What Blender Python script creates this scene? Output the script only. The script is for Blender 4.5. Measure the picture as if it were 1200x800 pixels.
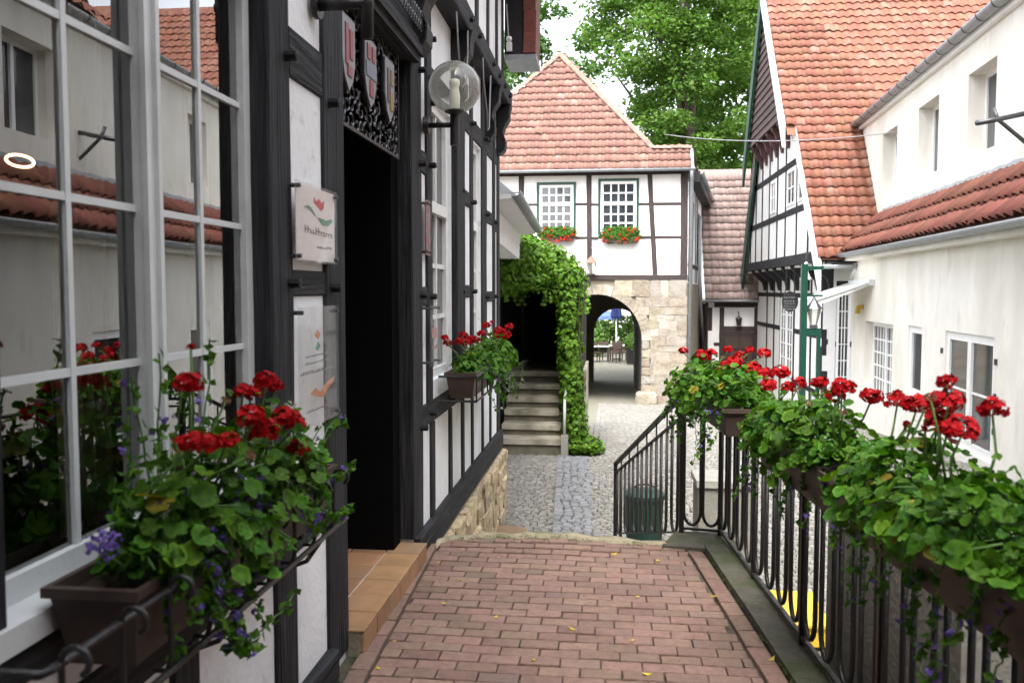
import bpy, bmesh, math, random
from mathutils import Vector, Matrix
import numpy as np

for o in list(bpy.data.objects): bpy.data.objects.remove(o)
scene = bpy.context.scene
COL = scene.collection
rad = math.radians
V = Vector

# ------------------------------------------------------------------ camera
cam_data = bpy.data.cameras.new("camera")
cam_data.sensor_width = 36.0
cam_data.lens = 30.0
cam_data.clip_start = 0.05
cam_data.clip_end = 2000
cam_data.dof.use_dof = True
cam_data.dof.focus_distance = 6.5
cam_data.dof.aperture_fstop = 4.5
cam = bpy.data.objects.new("camera", cam_data)
COL.objects.link(cam)
cam.location = (0, 0, 1.56)
cam.rotation_euler = (rad(90 - 3.434), 0, rad(6.379))
scene.camera = cam

# ------------------------------------------------------------------ sky and sun (bright hazy overcast)
SUN_EL, SUN_AZ = 58.0, 186.0      # azimuth: compass style, 0 = +Y, clockwise; the veiled sun stands behind the camera
world = bpy.data.worlds.new("World")
scene.world = world
world.use_nodes = True
wn, wl = world.node_tree.nodes, world.node_tree.links
wn.clear()
sky = wn.new("ShaderNodeTexSky")
sky.sky_type = 'NISHITA'
sky.sun_disc = False
sky.sun_elevation = rad(SUN_EL)
sky.sun_rotation = rad(SUN_AZ)
sky.air_density = 1.0
sky.dust_density = 4.0
hsv = wn.new("ShaderNodeHueSaturation")
hsv.inputs["Saturation"].default_value = 0.28
bg = wn.new("ShaderNodeBackground")
bg.inputs["Strength"].default_value = 0.15
wo = wn.new("ShaderNodeOutputWorld")
wl.new(sky.outputs[0], hsv.inputs["Color"])
wl.new(hsv.outputs[0], bg.inputs[0])
wl.new(bg.outputs[0], wo.inputs[0])
sd = bpy.data.lights.new("sun", 'SUN')
sd.energy = 0.55
sd.angle = rad(25)
sd.color = (1.0, 0.96, 0.9)
sun = bpy.data.objects.new("sun", sd)
COL.objects.link(sun)
sdir = V((math.sin(rad(SUN_AZ)) * math.cos(rad(SUN_EL)), math.cos(rad(SUN_AZ)) * math.cos(rad(SUN_EL)), math.sin(rad(SUN_EL))))
sun.rotation_euler = (-sdir).to_track_quat('-Z', 'Y').to_euler()
sun.location = (-10, -10, 30)
vs = scene.view_settings
vs.view_transform = 'Standard'
vs.look = 'None'
vs.exposure = 2.5
vs.gamma = 1.0
vs.use_curve_mapping = False

# ------------------------------------------------------------------ materials
MATS = {}
def M(name, col, rough=0.75, var=0.15, scale=6.0, bump=0.0, bscale=40.0, rnd=0.0, metal=0.0, spec=0.4,
      axis=(1, 1, 1), col2=None, hue=0.0, spot=None, big=None):
    """procedural surface: base colour varied by noise (world space), by object and by an optional second colour in blotches"""
    m = bpy.data.materials.new(name); MATS[name] = m
    m.use_nodes = True
    n, l = m.node_tree.nodes, m.node_tree.links
    p = n["Principled BSDF"]
    p.inputs["Roughness"].default_value = rough
    p.inputs["Metallic"].default_value = metal
    p.inputs["Specular IOR Level"].default_value = spec
    geo = n.new("ShaderNodeNewGeometry")
    mp = n.new("ShaderNodeMapping"); mp.inputs["Scale"].default_value = axis
    l.new(geo.outputs["Position"], mp.inputs["Vector"])
    src = mp.outputs[0]
    if rnd or hue:
        oi_ = n.new("ShaderNodeObjectInfo")
        sm = n.new("ShaderNodeMath"); sm.operation = 'ADD'
        l.new(oi_.outputs["Random"], sm.inputs[0]); l.new(geo.outputs["Random Per Island"], sm.inputs[1])
        fq = n.new("ShaderNodeMath"); fq.operation = 'FRACT'; l.new(sm.outputs[0], fq.inputs[0])
        rand = fq.outputs[0]
        ad = n.new("ShaderNodeVectorMath"); ad.operation = 'ADD'
        sc = n.new("ShaderNodeMath"); sc.operation = 'MULTIPLY'; sc.inputs[1].default_value = 37.0
        l.new(rand, sc.inputs[0])
        l.new(mp.outputs[0], ad.inputs[0]); l.new(sc.outputs[0], ad.inputs[1])
        src = ad.outputs[0]
    nz = n.new("ShaderNodeTexNoise"); nz.inputs["Scale"].default_value = scale
    nz.inputs["Detail"].default_value = 6.0; nz.inputs["Roughness"].default_value = 0.65
    l.new(src, nz.inputs["Vector"])
    rp = n.new("ShaderNodeValToRGB")
    c0 = [max(0, c * (1 - var)) for c in col]
    c1 = [c * (1 + var) for c in col] if col2 is None else list(col2)
    rp.color_ramp.elements[0].position = 0.32; rp.color_ramp.elements[1].position = 0.68
    rp.color_ramp.elements[0].color = (*c0, 1); rp.color_ramp.elements[1].color = (*c1, 1)
    l.new(nz.outputs["Fac"], rp.inputs["Fac"])
    out = rp.outputs[0]
    def blotch(spec_, out):
        sc_, lo, hi, c_ = spec_
        z = n.new("ShaderNodeTexNoise"); z.inputs["Scale"].default_value = sc_; z.inputs["Detail"].default_value = 5
        l.new(src, z.inputs["Vector"])
        r = n.new("ShaderNodeMapRange"); r.inputs["From Min"].default_value = lo; r.inputs["From Max"].default_value = hi
        l.new(z.outputs["Fac"], r.inputs["Value"])
        mx = n.new("ShaderNodeMix"); mx.data_type = 'RGBA'
        l.new(r.outputs[0], mx.inputs[0]); l.new(out, mx.inputs[6]); mx.inputs[7].default_value = (*c_, 1)
        return mx.outputs[2]
    if spot: out = blotch(spot, out)
    if big: out = blotch(big, out)
    if rnd or hue:
        h = n.new("ShaderNodeHueSaturation")
        mr = n.new("ShaderNodeMapRange"); mr.inputs["To Min"].default_value = 1 - rnd; mr.inputs["To Max"].default_value = 1 + rnd
        l.new(rand, mr.inputs["Value"]); l.new(mr.outputs[0], h.inputs["Value"])
        if hue:
            fr = n.new("ShaderNodeMath"); fr.operation = 'FRACT'
            mu = n.new("ShaderNodeMath"); mu.operation = 'MULTIPLY'; mu.inputs[1].default_value = 17.31
            l.new(rand, mu.inputs[0]); l.new(mu.outputs[0], fr.inputs[0])
            m2 = n.new("ShaderNodeMapRange"); m2.inputs["To Min"].default_value = .5 - hue; m2.inputs["To Max"].default_value = .5 + hue
            l.new(fr.outputs[0], m2.inputs["Value"]); l.new(m2.outputs[0], h.inputs["Hue"])
        l.new(out, h.inputs["Color"]); out = h.outputs[0]
    l.new(out, p.inputs["Base Color"])
    if bump:
        bz = n.new("ShaderNodeTexNoise"); bz.inputs["Scale"].default_value = bscale; bz.inputs["Detail"].default_value = 5
        l.new(src, bz.inputs["Vector"])
        bp = n.new("ShaderNodeBump"); bp.inputs["Strength"].default_value = bump; bp.inputs["Distance"].default_value = 0.02
        l.new(bz.outputs["Fac"], bp.inputs["Height"]); l.new(bp.outputs[0], p.inputs["Normal"])
    return m

def leafmat(name, col, col2, trans=0.35, rough=0.5, rnd=0.25, scale=9.0, tint=(1.25, 1.3, 0.5)):
    m = M(name, col, rough, 0.25, scale, rnd=rnd, hue=0.016 if tint[0] > 1 else 0, col2=col2, spec=0.22 if tint[0] > 1 else .15)
    n, l = m.node_tree.nodes, m.node_tree.links
    p = n["Principled BSDF"]; out = n["Material Output"]
    base = p.inputs["Base Color"].links[0].from_socket
    tr = n.new("ShaderNodeBsdfTranslucent")
    gm = n.new("ShaderNodeMix"); gm.data_type = 'RGBA'; gm.blend_type = 'MULTIPLY'; gm.inputs[0].default_value = 1
    gm.inputs[7].default_value = (*tint, 1)
    l.new(base, gm.inputs[6]); l.new(gm.outputs[2], tr.inputs["Color"])
    mx = n.new("ShaderNodeMixShader"); mx.inputs[0].default_value = trans
    l.new(p.outputs[0], mx.inputs[1]); l.new(tr.outputs[0], mx.inputs[2]); l.new(mx.outputs[0], out.inputs["Surface"])
    return m

def glassmat(name, gain=1.9, tint=(0.9, 0.93, 0.92), milk=0.0, rough=0.0):
    m = bpy.data.materials.new(name); MATS[name] = m; m.use_nodes = True
    n, l = m.node_tree.nodes, m.node_tree.links; n.clear()
    out = n.new("ShaderNodeOutputMaterial")
    tr = n.new("ShaderNodeBsdfTransparent"); tr.inputs[0].default_value = (*tint, 1)
    gl = n.new("ShaderNodeBsdfGlossy"); gl.inputs["Roughness"].default_value = rough
    fz = n.new("ShaderNodeFresnel"); fz.inputs["IOR"].default_value = 1.5
    mu = n.new("ShaderNodeMath"); mu.operation = 'MULTIPLY'; mu.use_clamp = True; mu.inputs[1].default_value = gain
    l.new(fz.outputs[0], mu.inputs[0])
    mx = n.new("ShaderNodeMixShader"); l.new(mu.outputs[0], mx.inputs[0]); l.new(tr.outputs[0], mx.inputs[1]); l.new(gl.outputs[0], mx.inputs[2])
    last = mx
    if milk:
        df = n.new("ShaderNodeBsdfDiffuse"); df.inputs[0].default_value = (0.8, 0.8, 0.76, 1)
        tl = n.new("ShaderNodeBsdfTranslucent"); tl.inputs[0].default_value = (0.8, 0.8, 0.76, 1)
        a = n.new("ShaderNodeMixShader"); l.new(df.outputs[0], a.inputs[1]); l.new(tl.outputs[0], a.inputs[2])
        b = n.new("ShaderNodeMixShader"); b.inputs[0].default_value = milk; l.new(last.outputs[0], b.inputs[1]); l.new(a.outputs[0], b.inputs[2]); last = b
    l.new(last.outputs[0], out.inputs["Surface"])
    return m

def emitmat(name, col, strength):
    m = M(name, col, 0.5, 0.02)
    p = m.node_tree.nodes["Principled BSDF"]
    p.inputs["Emission Color"].default_value = (*col, 1); p.inputs["Emission Strength"].default_value = strength
    return m

plaster = M("plaster_white", (.79, .80, .81), .9, .06, 3, .25, 30, big=(1.3, .55, .8, (.55, .54, .5)), spot=(14, .62, .75, (.6, .6, .58)))
plaster_far = M("plaster_gate", (.74, .73, .72), .9, .05, 2, .1, 20, big=(1.1, .56, .85, (.6, .58, .53)))
plaster_cream = M("plaster_cream", (.75, .725, .66), .9, .06, 2.5, .4, 18, axis=(1, 1, .45), big=(.9, .50, .75, (.60, .575, .50)), spot=(3.0, .6, .75, (.62, .60, .54)))
beam_v = M("timber_upright", (.010, .0105, .012), .75, .35, 1.0, .9, 1.5, axis=(34, 34, 2.5), col2=(.036, .037, .042), spot=(.8, .62, .8, (.055, .055, .06)), spec=.25)
beam_h = M("timber_along_lane", (.010, .0105, .012), .75, .35, 1.0, .9, 1.5, axis=(34, 2.5, 34), col2=(.036, .037, .042), spot=(.8, .62, .8, (.055, .055, .06)), spec=.25)
brown_v = M("timber_brown_upright", (.026, .016, .016), .7, .3, 1.0, .3, 1.5, axis=(20, 20, 2), col2=(.05, .034, .032))
brown_h = M("timber_brown_across", (.026, .016, .016), .7, .3, 1.0, .3, 1.5, axis=(2, 20, 20), col2=(.05, .034, .032))
black_wood = M("black_wood", (.007, .007, .008), .6, .3, 12, .2, 30)
white_paint = M("white_paint", (.78, .78, .77), .45, .05, 5, .08, 60, spot=(9, .63, .8, (.6, .6, .57)))
grey_paint = M("grey_white_paint", (.62, .64, .64), .5, .06, 5, .1, 60, big=(3, .55, .8, (.45, .46, .45)))
green_paint = M("dark_green_paint", (.008, .045, .032), .4, .2, 8)
green_bright = M("sign_green_paint", (.004, .04, .026), .35, .15, 8)
paver = M("clinker_paver", (.205, .127, .098), .8, .2, 26, .35, 90, rnd=.17, hue=.012, spot=(55, .62, .75, (.16, .11, .095)), big=(2.2, .52, .78, (.175, .13, .108)))
joint = M("joint_earth", (.075, .062, .048), .95, .35, 30, .4, 60, big=(5, .55, .75, (.05, .07, .025)))
moss_con = M("mossy_concrete", (.095, .088, .068), .95, .25, 9, .6, 45, big=(2.5, .47, .64, (.05, .068, .02)), spot=(30, .6, .75, (.06, .055, .04)))
concrete = M("concrete", (.25, .24, .215), .9, .12, 6, .3, 40, big=(1.8, .52, .75, (.2, .2, .17)))
stone_step = M("stone_step", (.43, .395, .32), .9, .16, 8, .4, 40, big=(2.2, .5, .72, (.17, .16, .11)))
stone_tan = M("sandstone", (.235, .20, .152), .9, .25, 7, 1.0, 14, rnd=.16, hue=.014, spot=(9, .58, .75, (.20, .155, .105)), big=(1.6, .47, .66, (.29, .265, .235)))
stone_rub = M("rubble_stone", (.48, .38, .24), .95, .25, 9, .9, 18, rnd=.25, hue=.015, spot=(14, .58, .7, (.16, .11, .06)), big=(3, .56, .75, (.5, .42, .28)))
mortar = M("mortar", (.23, .20, .15), .95, .15, 12, .5, 30)
sett_m = M("granite_sett", (.185, .178, .16), .85, .22, 16, .3, 60, rnd=.16, col2=(.245, .236, .214), big=(1.2, .55, .7, (.16, .155, .125)))
sett_b = M("blue_grey_sett", (.165, .169, .176), .8, .2, 16, .3, 60, col2=(.22, .224, .23), rnd=.14)
lane_m = M("lane_bed", (.165, .155, .128), .95, .2, 8, .4, 50, big=(1.5, .5, .7, (.16, .16, .10)))
lane_far = M("asphalt_grey", (.22, .22, .22), .9, .1, 2)
tile_or = M("roof_tile_orange", (.185, .070, .043), .75, .14, 10, .15, 40, rnd=.10, hue=.008, spot=(24, .62, .75, (.17, .085, .06)), big=(1.1, .52, .72, (.24, .14, .105)))
tile_pk = M("roof_tile_rose", (.205, .106, .084), .8, .14, 10, .15, 40, rnd=.09, hue=.008, spot=(20, .62, .75, (.21, .125, .10)), big=(1.2, .54, .75, (.30, .195, .16)))
tile_dk = M("roof_tile_rust", (.165, .056, .036), .75, .2, 10, .15, 40, rnd=.2, hue=.012, spot=(20, .58, .72, (.075, .04, .03)))
tile_br = M("roof_tile_brown", (.22, .165, .15), .85, .18, 9, .15, 40, rnd=.16, hue=.012, big=(1.3, .52, .72, (.27, .20, .18)))
floor_tile = M("step_tile", (.34, .19, .095), .55, .16, 9, .12, 50, rnd=.14, hue=.01, big=(2.0, .54, .75, (.24, .17, .12)))
zinc = M("zinc", (.27, .285, .30), .5, .15, 9, .05, 30, metal=.15)
iron = M("wrought_iron", (.013, .012, .012), .42, .3, 25, .25, 90, spec=.5)
iron_worn = M("worn_iron", (.05, .048, .045), .36, .5, 18, .2, 80, metal=.5, col2=(.12, .115, .11))
iron_grey = M("grey_iron", (.085, .088, .095), .4, .2, 20, .1, 60, metal=.6)
planter_m = M("planter_plastic", (.060, .040, .033), .5, .15, 8, .05, 40, big=(3, .55, .75, (.085, .062, .05)))
soil = M("potting_soil", (.03, .02, .012), .95, .3, 30, .6, 60)
leaf_ger = leafmat("geranium_leaf", (.032, .105, .005), (.105, .24, .012), .28, .6)
leaf_ivy = leafmat("ivy_leaf", (.045, .125, .010), (.15, .29, .025), .35, scale=5)
leaf_tree = leafmat("maple_leaf", (.06, .145, .026), (.155, .26, .055), .48, scale=.5, tint=(1.1, 1.3, .5))
leaf_far = leafmat("far_leaf", (.05, .12, .03), (.10, .19, .06), .4, scale=.4)
leaf_small = leafmat("trailing_leaf", (.030, .100, .007), (.075, .19, .014), .28, .6)
petal_red = leafmat("red_petal", (.36, .002, .005), (.47, .005, .009), .2, .6, .08, 30, (1, 1, 1))
petal_org = leafmat("scarlet_petal", (.50, .02, .012), (.55, .05, .02), .25, .5, .1, 30, (1, 1, 1))
petal_vio = leafmat("violet_petal", (.12, .075, .33), (.2, .13, .42), .25, .5, .15, 30, (1, 1, 1))
petal_white = leafmat("white_petal", (.62, .62, .6), (.72, .72, .68), .25, .5, .05, 30, (1, 1, 1))
petal_lil = leafmat("lilac_petal", (.40, .31, .44), (.5, .42, .52), .25, .5, .1, 30, (1, 1, 1))
stem_m = M("green_stem", (.07, .15, .03), .6, .2, 20)
bark = M("bark", (.07, .055, .042), .95, .35, 3, .8, 12, axis=(4, 4, 1))
yellow_leaf = M("yellow_leaf", (.55, .42, .04), .7, .25, 30, rnd=.25)
glass_near = glassmat("window_glass", 3.6)
glass_acryl = glassmat("acrylic", .10, (.97, .97, .97), .10)
glass_globe = glassmat("globe_glass", 1.2, (.96, .97, .93), .16, .03)
pane_far = M("dark_pane", (.035, .042, .048), .06, .5, .7, spec=.9)
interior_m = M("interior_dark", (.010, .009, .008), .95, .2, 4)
curtain_m = M("curtain", (.26, .22, .165), .9, .12, 4)
yellow_m = M("yellow_plastic", (.62, .42, .04), .55, .1, 6, .05, 40)
orange_m = M("orange_reflector", (.55, .25, .03), .3, .1, 6)
bin_green = M("bin_green", (.012, .035, .026), .5, .15, 8)
parasol_m = M("parasol_blue", (.012, .022, .10), .8, .2, 6, .1, 30)
wicker = M("wicker_brown", (.05, .032, .024), .7, .2, 20)
red_print = M("red_print", (.55, .03, .04), .5, .08, 10)
pink_print = M("pink_print", (.26, .075, .085), .5, .08, 10)
green_print = M("green_print", (.03, .28, .17), .5, .08, 10)
dark_print = M("dark_print", (.13, .09, .10), .5, .1, 10)
orange_print = M("orange_print", (.62, .20, .04), .5, .08, 10)
blue_print = M("blue_print", (.16, .18, .23), .5, .1, 10)
gold_print = M("gold_print", (.26, .17, .06), .45, .1, 10)
shield_white = M("shield_white", (.24, .245, .26), .5, .08, 10)
awning_m = M("awning_cloth", (.62, .62, .60), .8, .08, 5, .05, 40)
board_m = M("gable_board", (.075, .055, .052), .8, .22, 1.0, .3, 2, axis=(6, 2, 24), rnd=.15)
blackboard = M("black_sign", (.014, .014, .015), .45, .2, 10)
grey_wall = M("grey_render", (.2, .19, .165), .9, .12, 5, .35, 35, big=(1.6, .52, .75, (.14, .135, .115)))
filament = M("lamp_core", (.80, .79, .68), .4, .05, 6)
ring_em = emitmat("ring_lamp_glow", (1.0, .62, .30), 1.2)
cable_m = M("cable_grey", (.25, .25, .26), .6, .1, 6)

# ------------------------------------------------------------------ object helpers
def link(o, parent=None):
    COL.objects.link(o)
    if parent is not None:
        o.parent = parent
        if parent.type == 'EMPTY': o.matrix_parent_inverse = Matrix.Translation(-parent.location)
    return o
def tag(o, label=None, cat=None, group=None, kind=None):
    if label: o["label"] = label
    if cat: o["category"] = cat
    if group: o["group"] = group
    if kind: o["kind"] = kind
    return o
def thing(name, label, cat, loc, group=None):
    o = bpy.data.objects.new(name, None); o.empty_display_size = .2
    COL.objects.link(o); o.location = loc
    return tag(o, label, cat, group)
def inst(name, mesh, parent, mat4, material=None):
    o = bpy.data.objects.new(name, mesh); link(o, parent); o.matrix_basis = mat4
    return o

class MB:
    def __init__(s): s.v = []; s.f = []
    def add(s, vs, fs):
        k = len(s.v); s.v += [tuple(p) for p in vs]; s.f += [tuple(i + k for i in f) for f in fs]; return s
    def obox(s, o, a, b, c):
        o, a, b, c = V(o), V(a), V(b), V(c)
        return s.add([o, o + a, o + a + b, o + b, o + c, o + a + c, o + a + b + c, o + b + c],
                     [(0, 3, 2, 1), (4, 5, 6, 7), (0, 1, 5, 4), (1, 2, 6, 5), (2, 3, 7, 6), (3, 0, 4, 7)])
    def box(s, x0, x1, y0, y1, z0, z1): return s.obox((x0, y0, z0), (x1 - x0, 0, 0), (0, y1 - y0, 0), (0, 0, z1 - z0))
    def fbox(s, fr, s0, s1, z0, z1, d0, d1):
        return s.obox(fr(s0, z0, d0), fr.u * (s1 - s0), V((0, 0, z1 - z0)), fr.n * (d1 - d0))
    def poly(s, pts): return s.add(pts, [tuple(range(len(pts)))])
    def extr(s, pts, vec):
        n = len(pts); pts = [V(p) for p in pts]; vec = V(vec)
        return s.add(pts + [p + vec for p in pts], [tuple(range(n))[::-1], tuple(range(n, 2 * n))] + [(i, (i + 1) % n, n + (i + 1) % n, n + i) for i in range(n)])
    def tube(s, path, r, n=6, cap=True):
        path = [V(p) for p in path]; rings = []
        rr = r if isinstance(r, (list, tuple)) else [r] * len(path)
        up = None
        for i, p in enumerate(path):
            t = (path[min(i + 1, len(path) - 1)] - path[max(i - 1, 0)])
            t = t.normalized() if t.length > 1e-9 else V((0, 0, 1))
            if up is None: up = t.orthogonal().normalized()
            up = (up - t * up.dot(t)); up = up.normalized() if up.length > 1e-6 else t.orthogonal().normalized()
            b = t.cross(up)
            rings.append([p + (up * math.cos(2 * math.pi * k / n) + b * math.sin(2 * math.pi * k / n)) * rr[i] for k in range(n)])
        fs = []
        for i in range(len(path) - 1):
            for k in range(n): fs.append((i * n + k, i * n + (k + 1) % n, (i + 1) * n + (k + 1) % n, (i + 1) * n + k))
        if cap: fs += [tuple(range(n))[::-1], tuple((len(path) - 1) * n + k for k in range(n))]
        return s.add([q for g in rings for q in g], fs)
    def lathe(s, prof, c, n=20, axis=V((0, 0, 1))):
        c = V(c); a = axis.normalized(); u = a.orthogonal().normalized(); w = a.cross(u)
        vs = [c + a * z + (u * math.cos(2 * math.pi * k / n) + w * math.sin(2 * math.pi * k / n)) * r for r, z in prof for k in range(n)]
        fs = [(i * n + k, i * n + (k + 1) % n, (i + 1) * n + (k + 1) % n, (i + 1) * n + k) for i in range(len(prof) - 1) for k in range(n)]
        return s.add(vs, fs)
    def mesh(s, name, mat, smooth=False, norm=True):
        me = bpy.data.meshes.new(name); me.from_pydata(s.v, [], s.f)
        if norm and len(s.f) < 20000:
            bm = bmesh.new(); bm.from_mesh(me); bmesh.ops.recalc_face_normals(bm, faces=bm.faces); bm.to_mesh(me); bm.free()
        if mat: me.materials.append(mat)
        if smooth: me.polygons.foreach_set("use_smooth", [True] * len(me.polygons))
        me.update(); return me
    def build(s, name, mat, parent=None, smooth=False, norm=True):
        return link(bpy.data.objects.new(name, s.mesh(name, mat, smooth, norm)), parent)

class Fr:
    """a wall plane: s along the wall, z up, d out of the wall"""
    def __init__(s, o, u, n): s.o = V((*o, 0)); s.u = V((*u, 0)).normalized(); s.n = V((*n, 0)).normalized()
    def __call__(s, a, z, d=0): p = s.o + s.u * a + s.n * d; p.z = z; return p

RB = random.Random(11)
def beam(fr, parent, s0, z0, s1, z1, w, d0=-.12, d1=0.0, mat=None, name="beam", ch=.008, jit=.004, mv=None, mh=None):
    a, b = V((s0, z0)), V((s1, z1)); t = (b - a); L = t.length; t /= L; q = V((-t.y, t.x))
    nseg = max(1, int(L / .45)); h = w / 2
    mb = MB(); rings = []
    for i in range(nseg + 1):
        c = a + t * (L * i / nseg); j = [RB.uniform(-jit, jit) for _ in range(4)]
        prof = [(-h + j[0], d0), (h + j[1], d0), (h + j[1], d1 - ch), (h - ch + j[1], d1 + j[2] * .6), (-h + ch + j[0], d1 + j[2] * .6), (-h + j[0], d1 - ch)]
        for x, d in prof:
            p = c + q * x; rings.append(fr(p.x, p.y, d))
    n = 6; fs = [(i * n + k, i * n + (k + 1) % n, (i + 1) * n + (k + 1) % n, (i + 1) * n + k) for i in range(nseg) for k in range(n)]
    fs += [tuple(range(n))[::-1], tuple(nseg * n + k for k in range(n))]
    mb.add(rings, fs)
    if mat is None:
        mv = mv or beam_v; mh = mh or beam_h
        mat = mv if abs(t.y) > abs(t.x) else mh
    return mb.build(name, mat, parent)

def holed_wall(fr, s0, s1, z0, z1, d, th, holes, mb=None):
    """plaster sheet with rectangular openings (s0,s1,z0,z1) and their reveals"""
    mb = mb or MB()
    S = sorted({s0, s1, *[h[0] for h in holes], *[h[1] for h in holes]}); S = [x for x in S if s0 <= x <= s1]
    Z = sorted({z0, z1, *[h[2] for h in holes], *[h[3] for h in holes]}); Z = [x for x in Z if z0 <= x <= z1]
    for i in range(len(S) - 1):
        for j in range(len(Z) - 1):
            cs, cz = (S[i] + S[i + 1]) / 2, (Z[j] + Z[j + 1]) / 2
            if any(h[0] < cs < h[1] and h[2] < cz < h[3] for h in holes): continue
            for dd in (d, d - th):
                mb.poly([fr(S[i], Z[j], dd), fr(S[i + 1], Z[j], dd), fr(S[i + 1], Z[j + 1], dd), fr(S[i], Z[j + 1], dd)])
    for h in holes:
        c = [(h[0], h[2]), (h[1], h[2]), (h[1], h[3]), (h[0], h[3])]
        for k in range(4):
            a, b = c[k], c[(k + 1) % 4]
            mb.poly([fr(*a, d), fr(*b, d), fr(*b, d - th), fr(*a, d - th)])
    c = [(s0, z0), (s1, z0), (s1, z1), (s0, z1)]
    for k in range(4):
        a, b = c[k], c[(k + 1) % 4]
        mb.poly([fr(*a, d), fr(*b, d), fr(*b, d - th), fr(*a, d - th)])
    return mb

def window(fr, parent, s0, s1, z0, z1, d, cols, rows, mat=white_paint, glass=pane_far, fw=.05, mw=.022, leaves=1, transom=None, dep=.05, mull=None):
    """window > frame (own mesh), muntin, pane ; casements side by side = leaves ; transom = height of a thick cross bar"""
    mb = MB()
    mb.fbox(fr, s0, s0 + fw, z0, z1, d - dep, d); mb.fbox(fr, s1 - fw, s1, z0, z1, d - dep, d)
    mb.fbox(fr, s0 + fw, s1 - fw, z0, z0 + fw, d - dep, d - .003); mb.fbox(fr, s0 + fw, s1 - fw, z1 - fw, z1, d - dep, d - .003)
    w = mb.build("window", mat, parent)
    a0, a1, b0, b1 = s0 + fw, s1 - fw, z0 + fw, z1 - fw
    mull = mull or fw * 1.1
    lw = (a1 - a0 - mull * (leaves - 1)) / leaves
    bands = [(b0, b1, rows)] if transom is None else [(b0, transom[0] - fw * .6, transom[1]), (transom[0] + fw * .6, b1, rows - transom[1])]
    if transom is not None: MB().fbox(fr, a0, a1, transom[0] - fw * .6, transom[0] + fw * .6, d - dep, d + .012).build("transom", mat, w)
    for k in range(leaves):
        l0 = a0 + k * (lw + mull); l1 = l0 + lw
        if k: MB().fbox(fr, l0 - mull, l0, b0, b1, d - dep, d + .008).build("mullion", mat, w)
        for (y0, y1, rr) in bands:
            if rr < 1: continue
            for i in range(1, cols):
                x = l0 + lw * i / cols; MB().fbox(fr, x - mw / 2, x + mw / 2, y0, y1, d - dep * .7, d - .012).build("muntin", mat, w)
            for j in range(1, rr):
                y = y0 + (y1 - y0) * j / rr; MB().fbox(fr, l0, l1, y - mw / 2, y + mw / 2, d - dep * .7, d - .014).build("muntin", mat, w)
            for i in range(cols):
                for j in range(rr):
                    x0, x1 = l0 + lw * i / cols, l0 + lw * (i + 1) / cols; yy0, yy1 = y0 + (y1 - y0) * j / rr, y0 + (y1 - y0) * (j + 1) / rr
                    tl = [RB.uniform(-.0012, .0012) for _ in range(4)]
                    p = MB().add([fr(x0, yy0, d - dep * .5 + tl[0]), fr(x1, yy0, d - dep * .5 + tl[1]), fr(x1, yy1, d - dep * .5 + tl[1] + tl[2]), fr(x0, yy1, d - dep * .5 + tl[0] + tl[2])], [(0, 1, 2, 3)])
                    p.build("pane", glass, w, False, False)
    return w

def chunk(name, mat, dims, bev, jit, seed, seg=1):
    r = random.Random(seed); bm = bmesh.new(); bmesh.ops.create_cube(bm, size=1.0)
    for v in bm.verts: v.co = V((v.co.x * dims[0], v.co.y * dims[1], v.co.z * dims[2]))
    bmesh.ops.bevel(bm, geom=bm.edges[:], offset=bev, segments=seg, affect='EDGES', profile=.6)
    for v in bm.verts: v.co += V((r.uniform(-jit, jit), r.uniform(-jit, jit), r.uniform(-jit, jit)))
    me = bpy.data.meshes.new(name); bm.to_mesh(me); bm.free(); me.materials.append(mat); return me

def pantile(name, mat, w, l, h=.045, th=.018, n=8):
    vs, fs = [], []
    W = w * 1.08
    for row, (y, lift) in enumerate([(-.012, .030), (l * 1.12, -.004)]):
        for i in range(n + 1):
            t = i / n; z = h * (.5 + .5 * math.cos(2 * math.pi * (t - .36))) * (1 - .25 * row) + lift
            vs.append((-W / 2 + W * t, y, z))
    for i in range(n + 1):
        x, y, z = vs[i]; vs.append((x, y + .004, z - th))
    for i in range(n): fs.append((i, i + 1, n + 2 + i, n + 1 + i)); fs.append((i + 1, i, 2 * n + 2 + i, 2 * n + 3 + i))
    me = bpy.data.meshes.new(name); me.from_pydata(vs, [], fs); me.materials.append(mat)
    for i, p in enumerate(me.polygons): p.use_smooth = (i % 2 == 0)
    me.update(); return me

def tile_roof(parent, O, ux, uy, cols, rows, cw, rl, mat, seed, keep=None, key=None, nmax=295, h=.045):
    """pantiles laid on a slope: the tiles that show largest are objects, the rest one joined part"""
    r = random.Random(seed); O, ux, uy = V(O), V(ux).normalized(), V(uy).normalized(); nn = ux.cross(uy)
    me = pantile("tile", mat, cw, rl, h)
    pos = []
    for j in range(rows):
        for i in range(cols):
            a, b = (i + .5) * cw, j * rl
            if keep and not keep(a, b): continue
            pos.append((a, b))
    if key: pos.sort(key=lambda p: key(*p))
    def mat4(a, b):
        p = O + ux * (a + r.uniform(-.006, .006)) + uy * (b + r.uniform(-.013, .013)) + nn * (r.uniform(0, .009) + (.02 if r.random() < .02 else 0))
        an = r.gauss(0, .02); x = ux * math.cos(an) + uy * math.sin(an); y = uy * math.cos(an) - ux * math.sin(an)
        m = Matrix((x, y, nn)).transposed().to_4x4(); m.translation = p; return m
    for a, b in pos[:nmax]: inst("tile", me, parent, mat4(a, b))
    if len(pos) > nmax:
        mb = MB(); vs = [v.co.copy() for v in me.vertices]; fs = [tuple(p.vertices) for p in me.polygons]
        for a, b in pos[nmax:]:
            m = mat4(a, b); mb.add([m @ v for v in vs], fs)
        o = mb.build("roof_tiles", mat, parent, norm=False); o["kind"] = "stuff"
    return len(pos)

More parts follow.
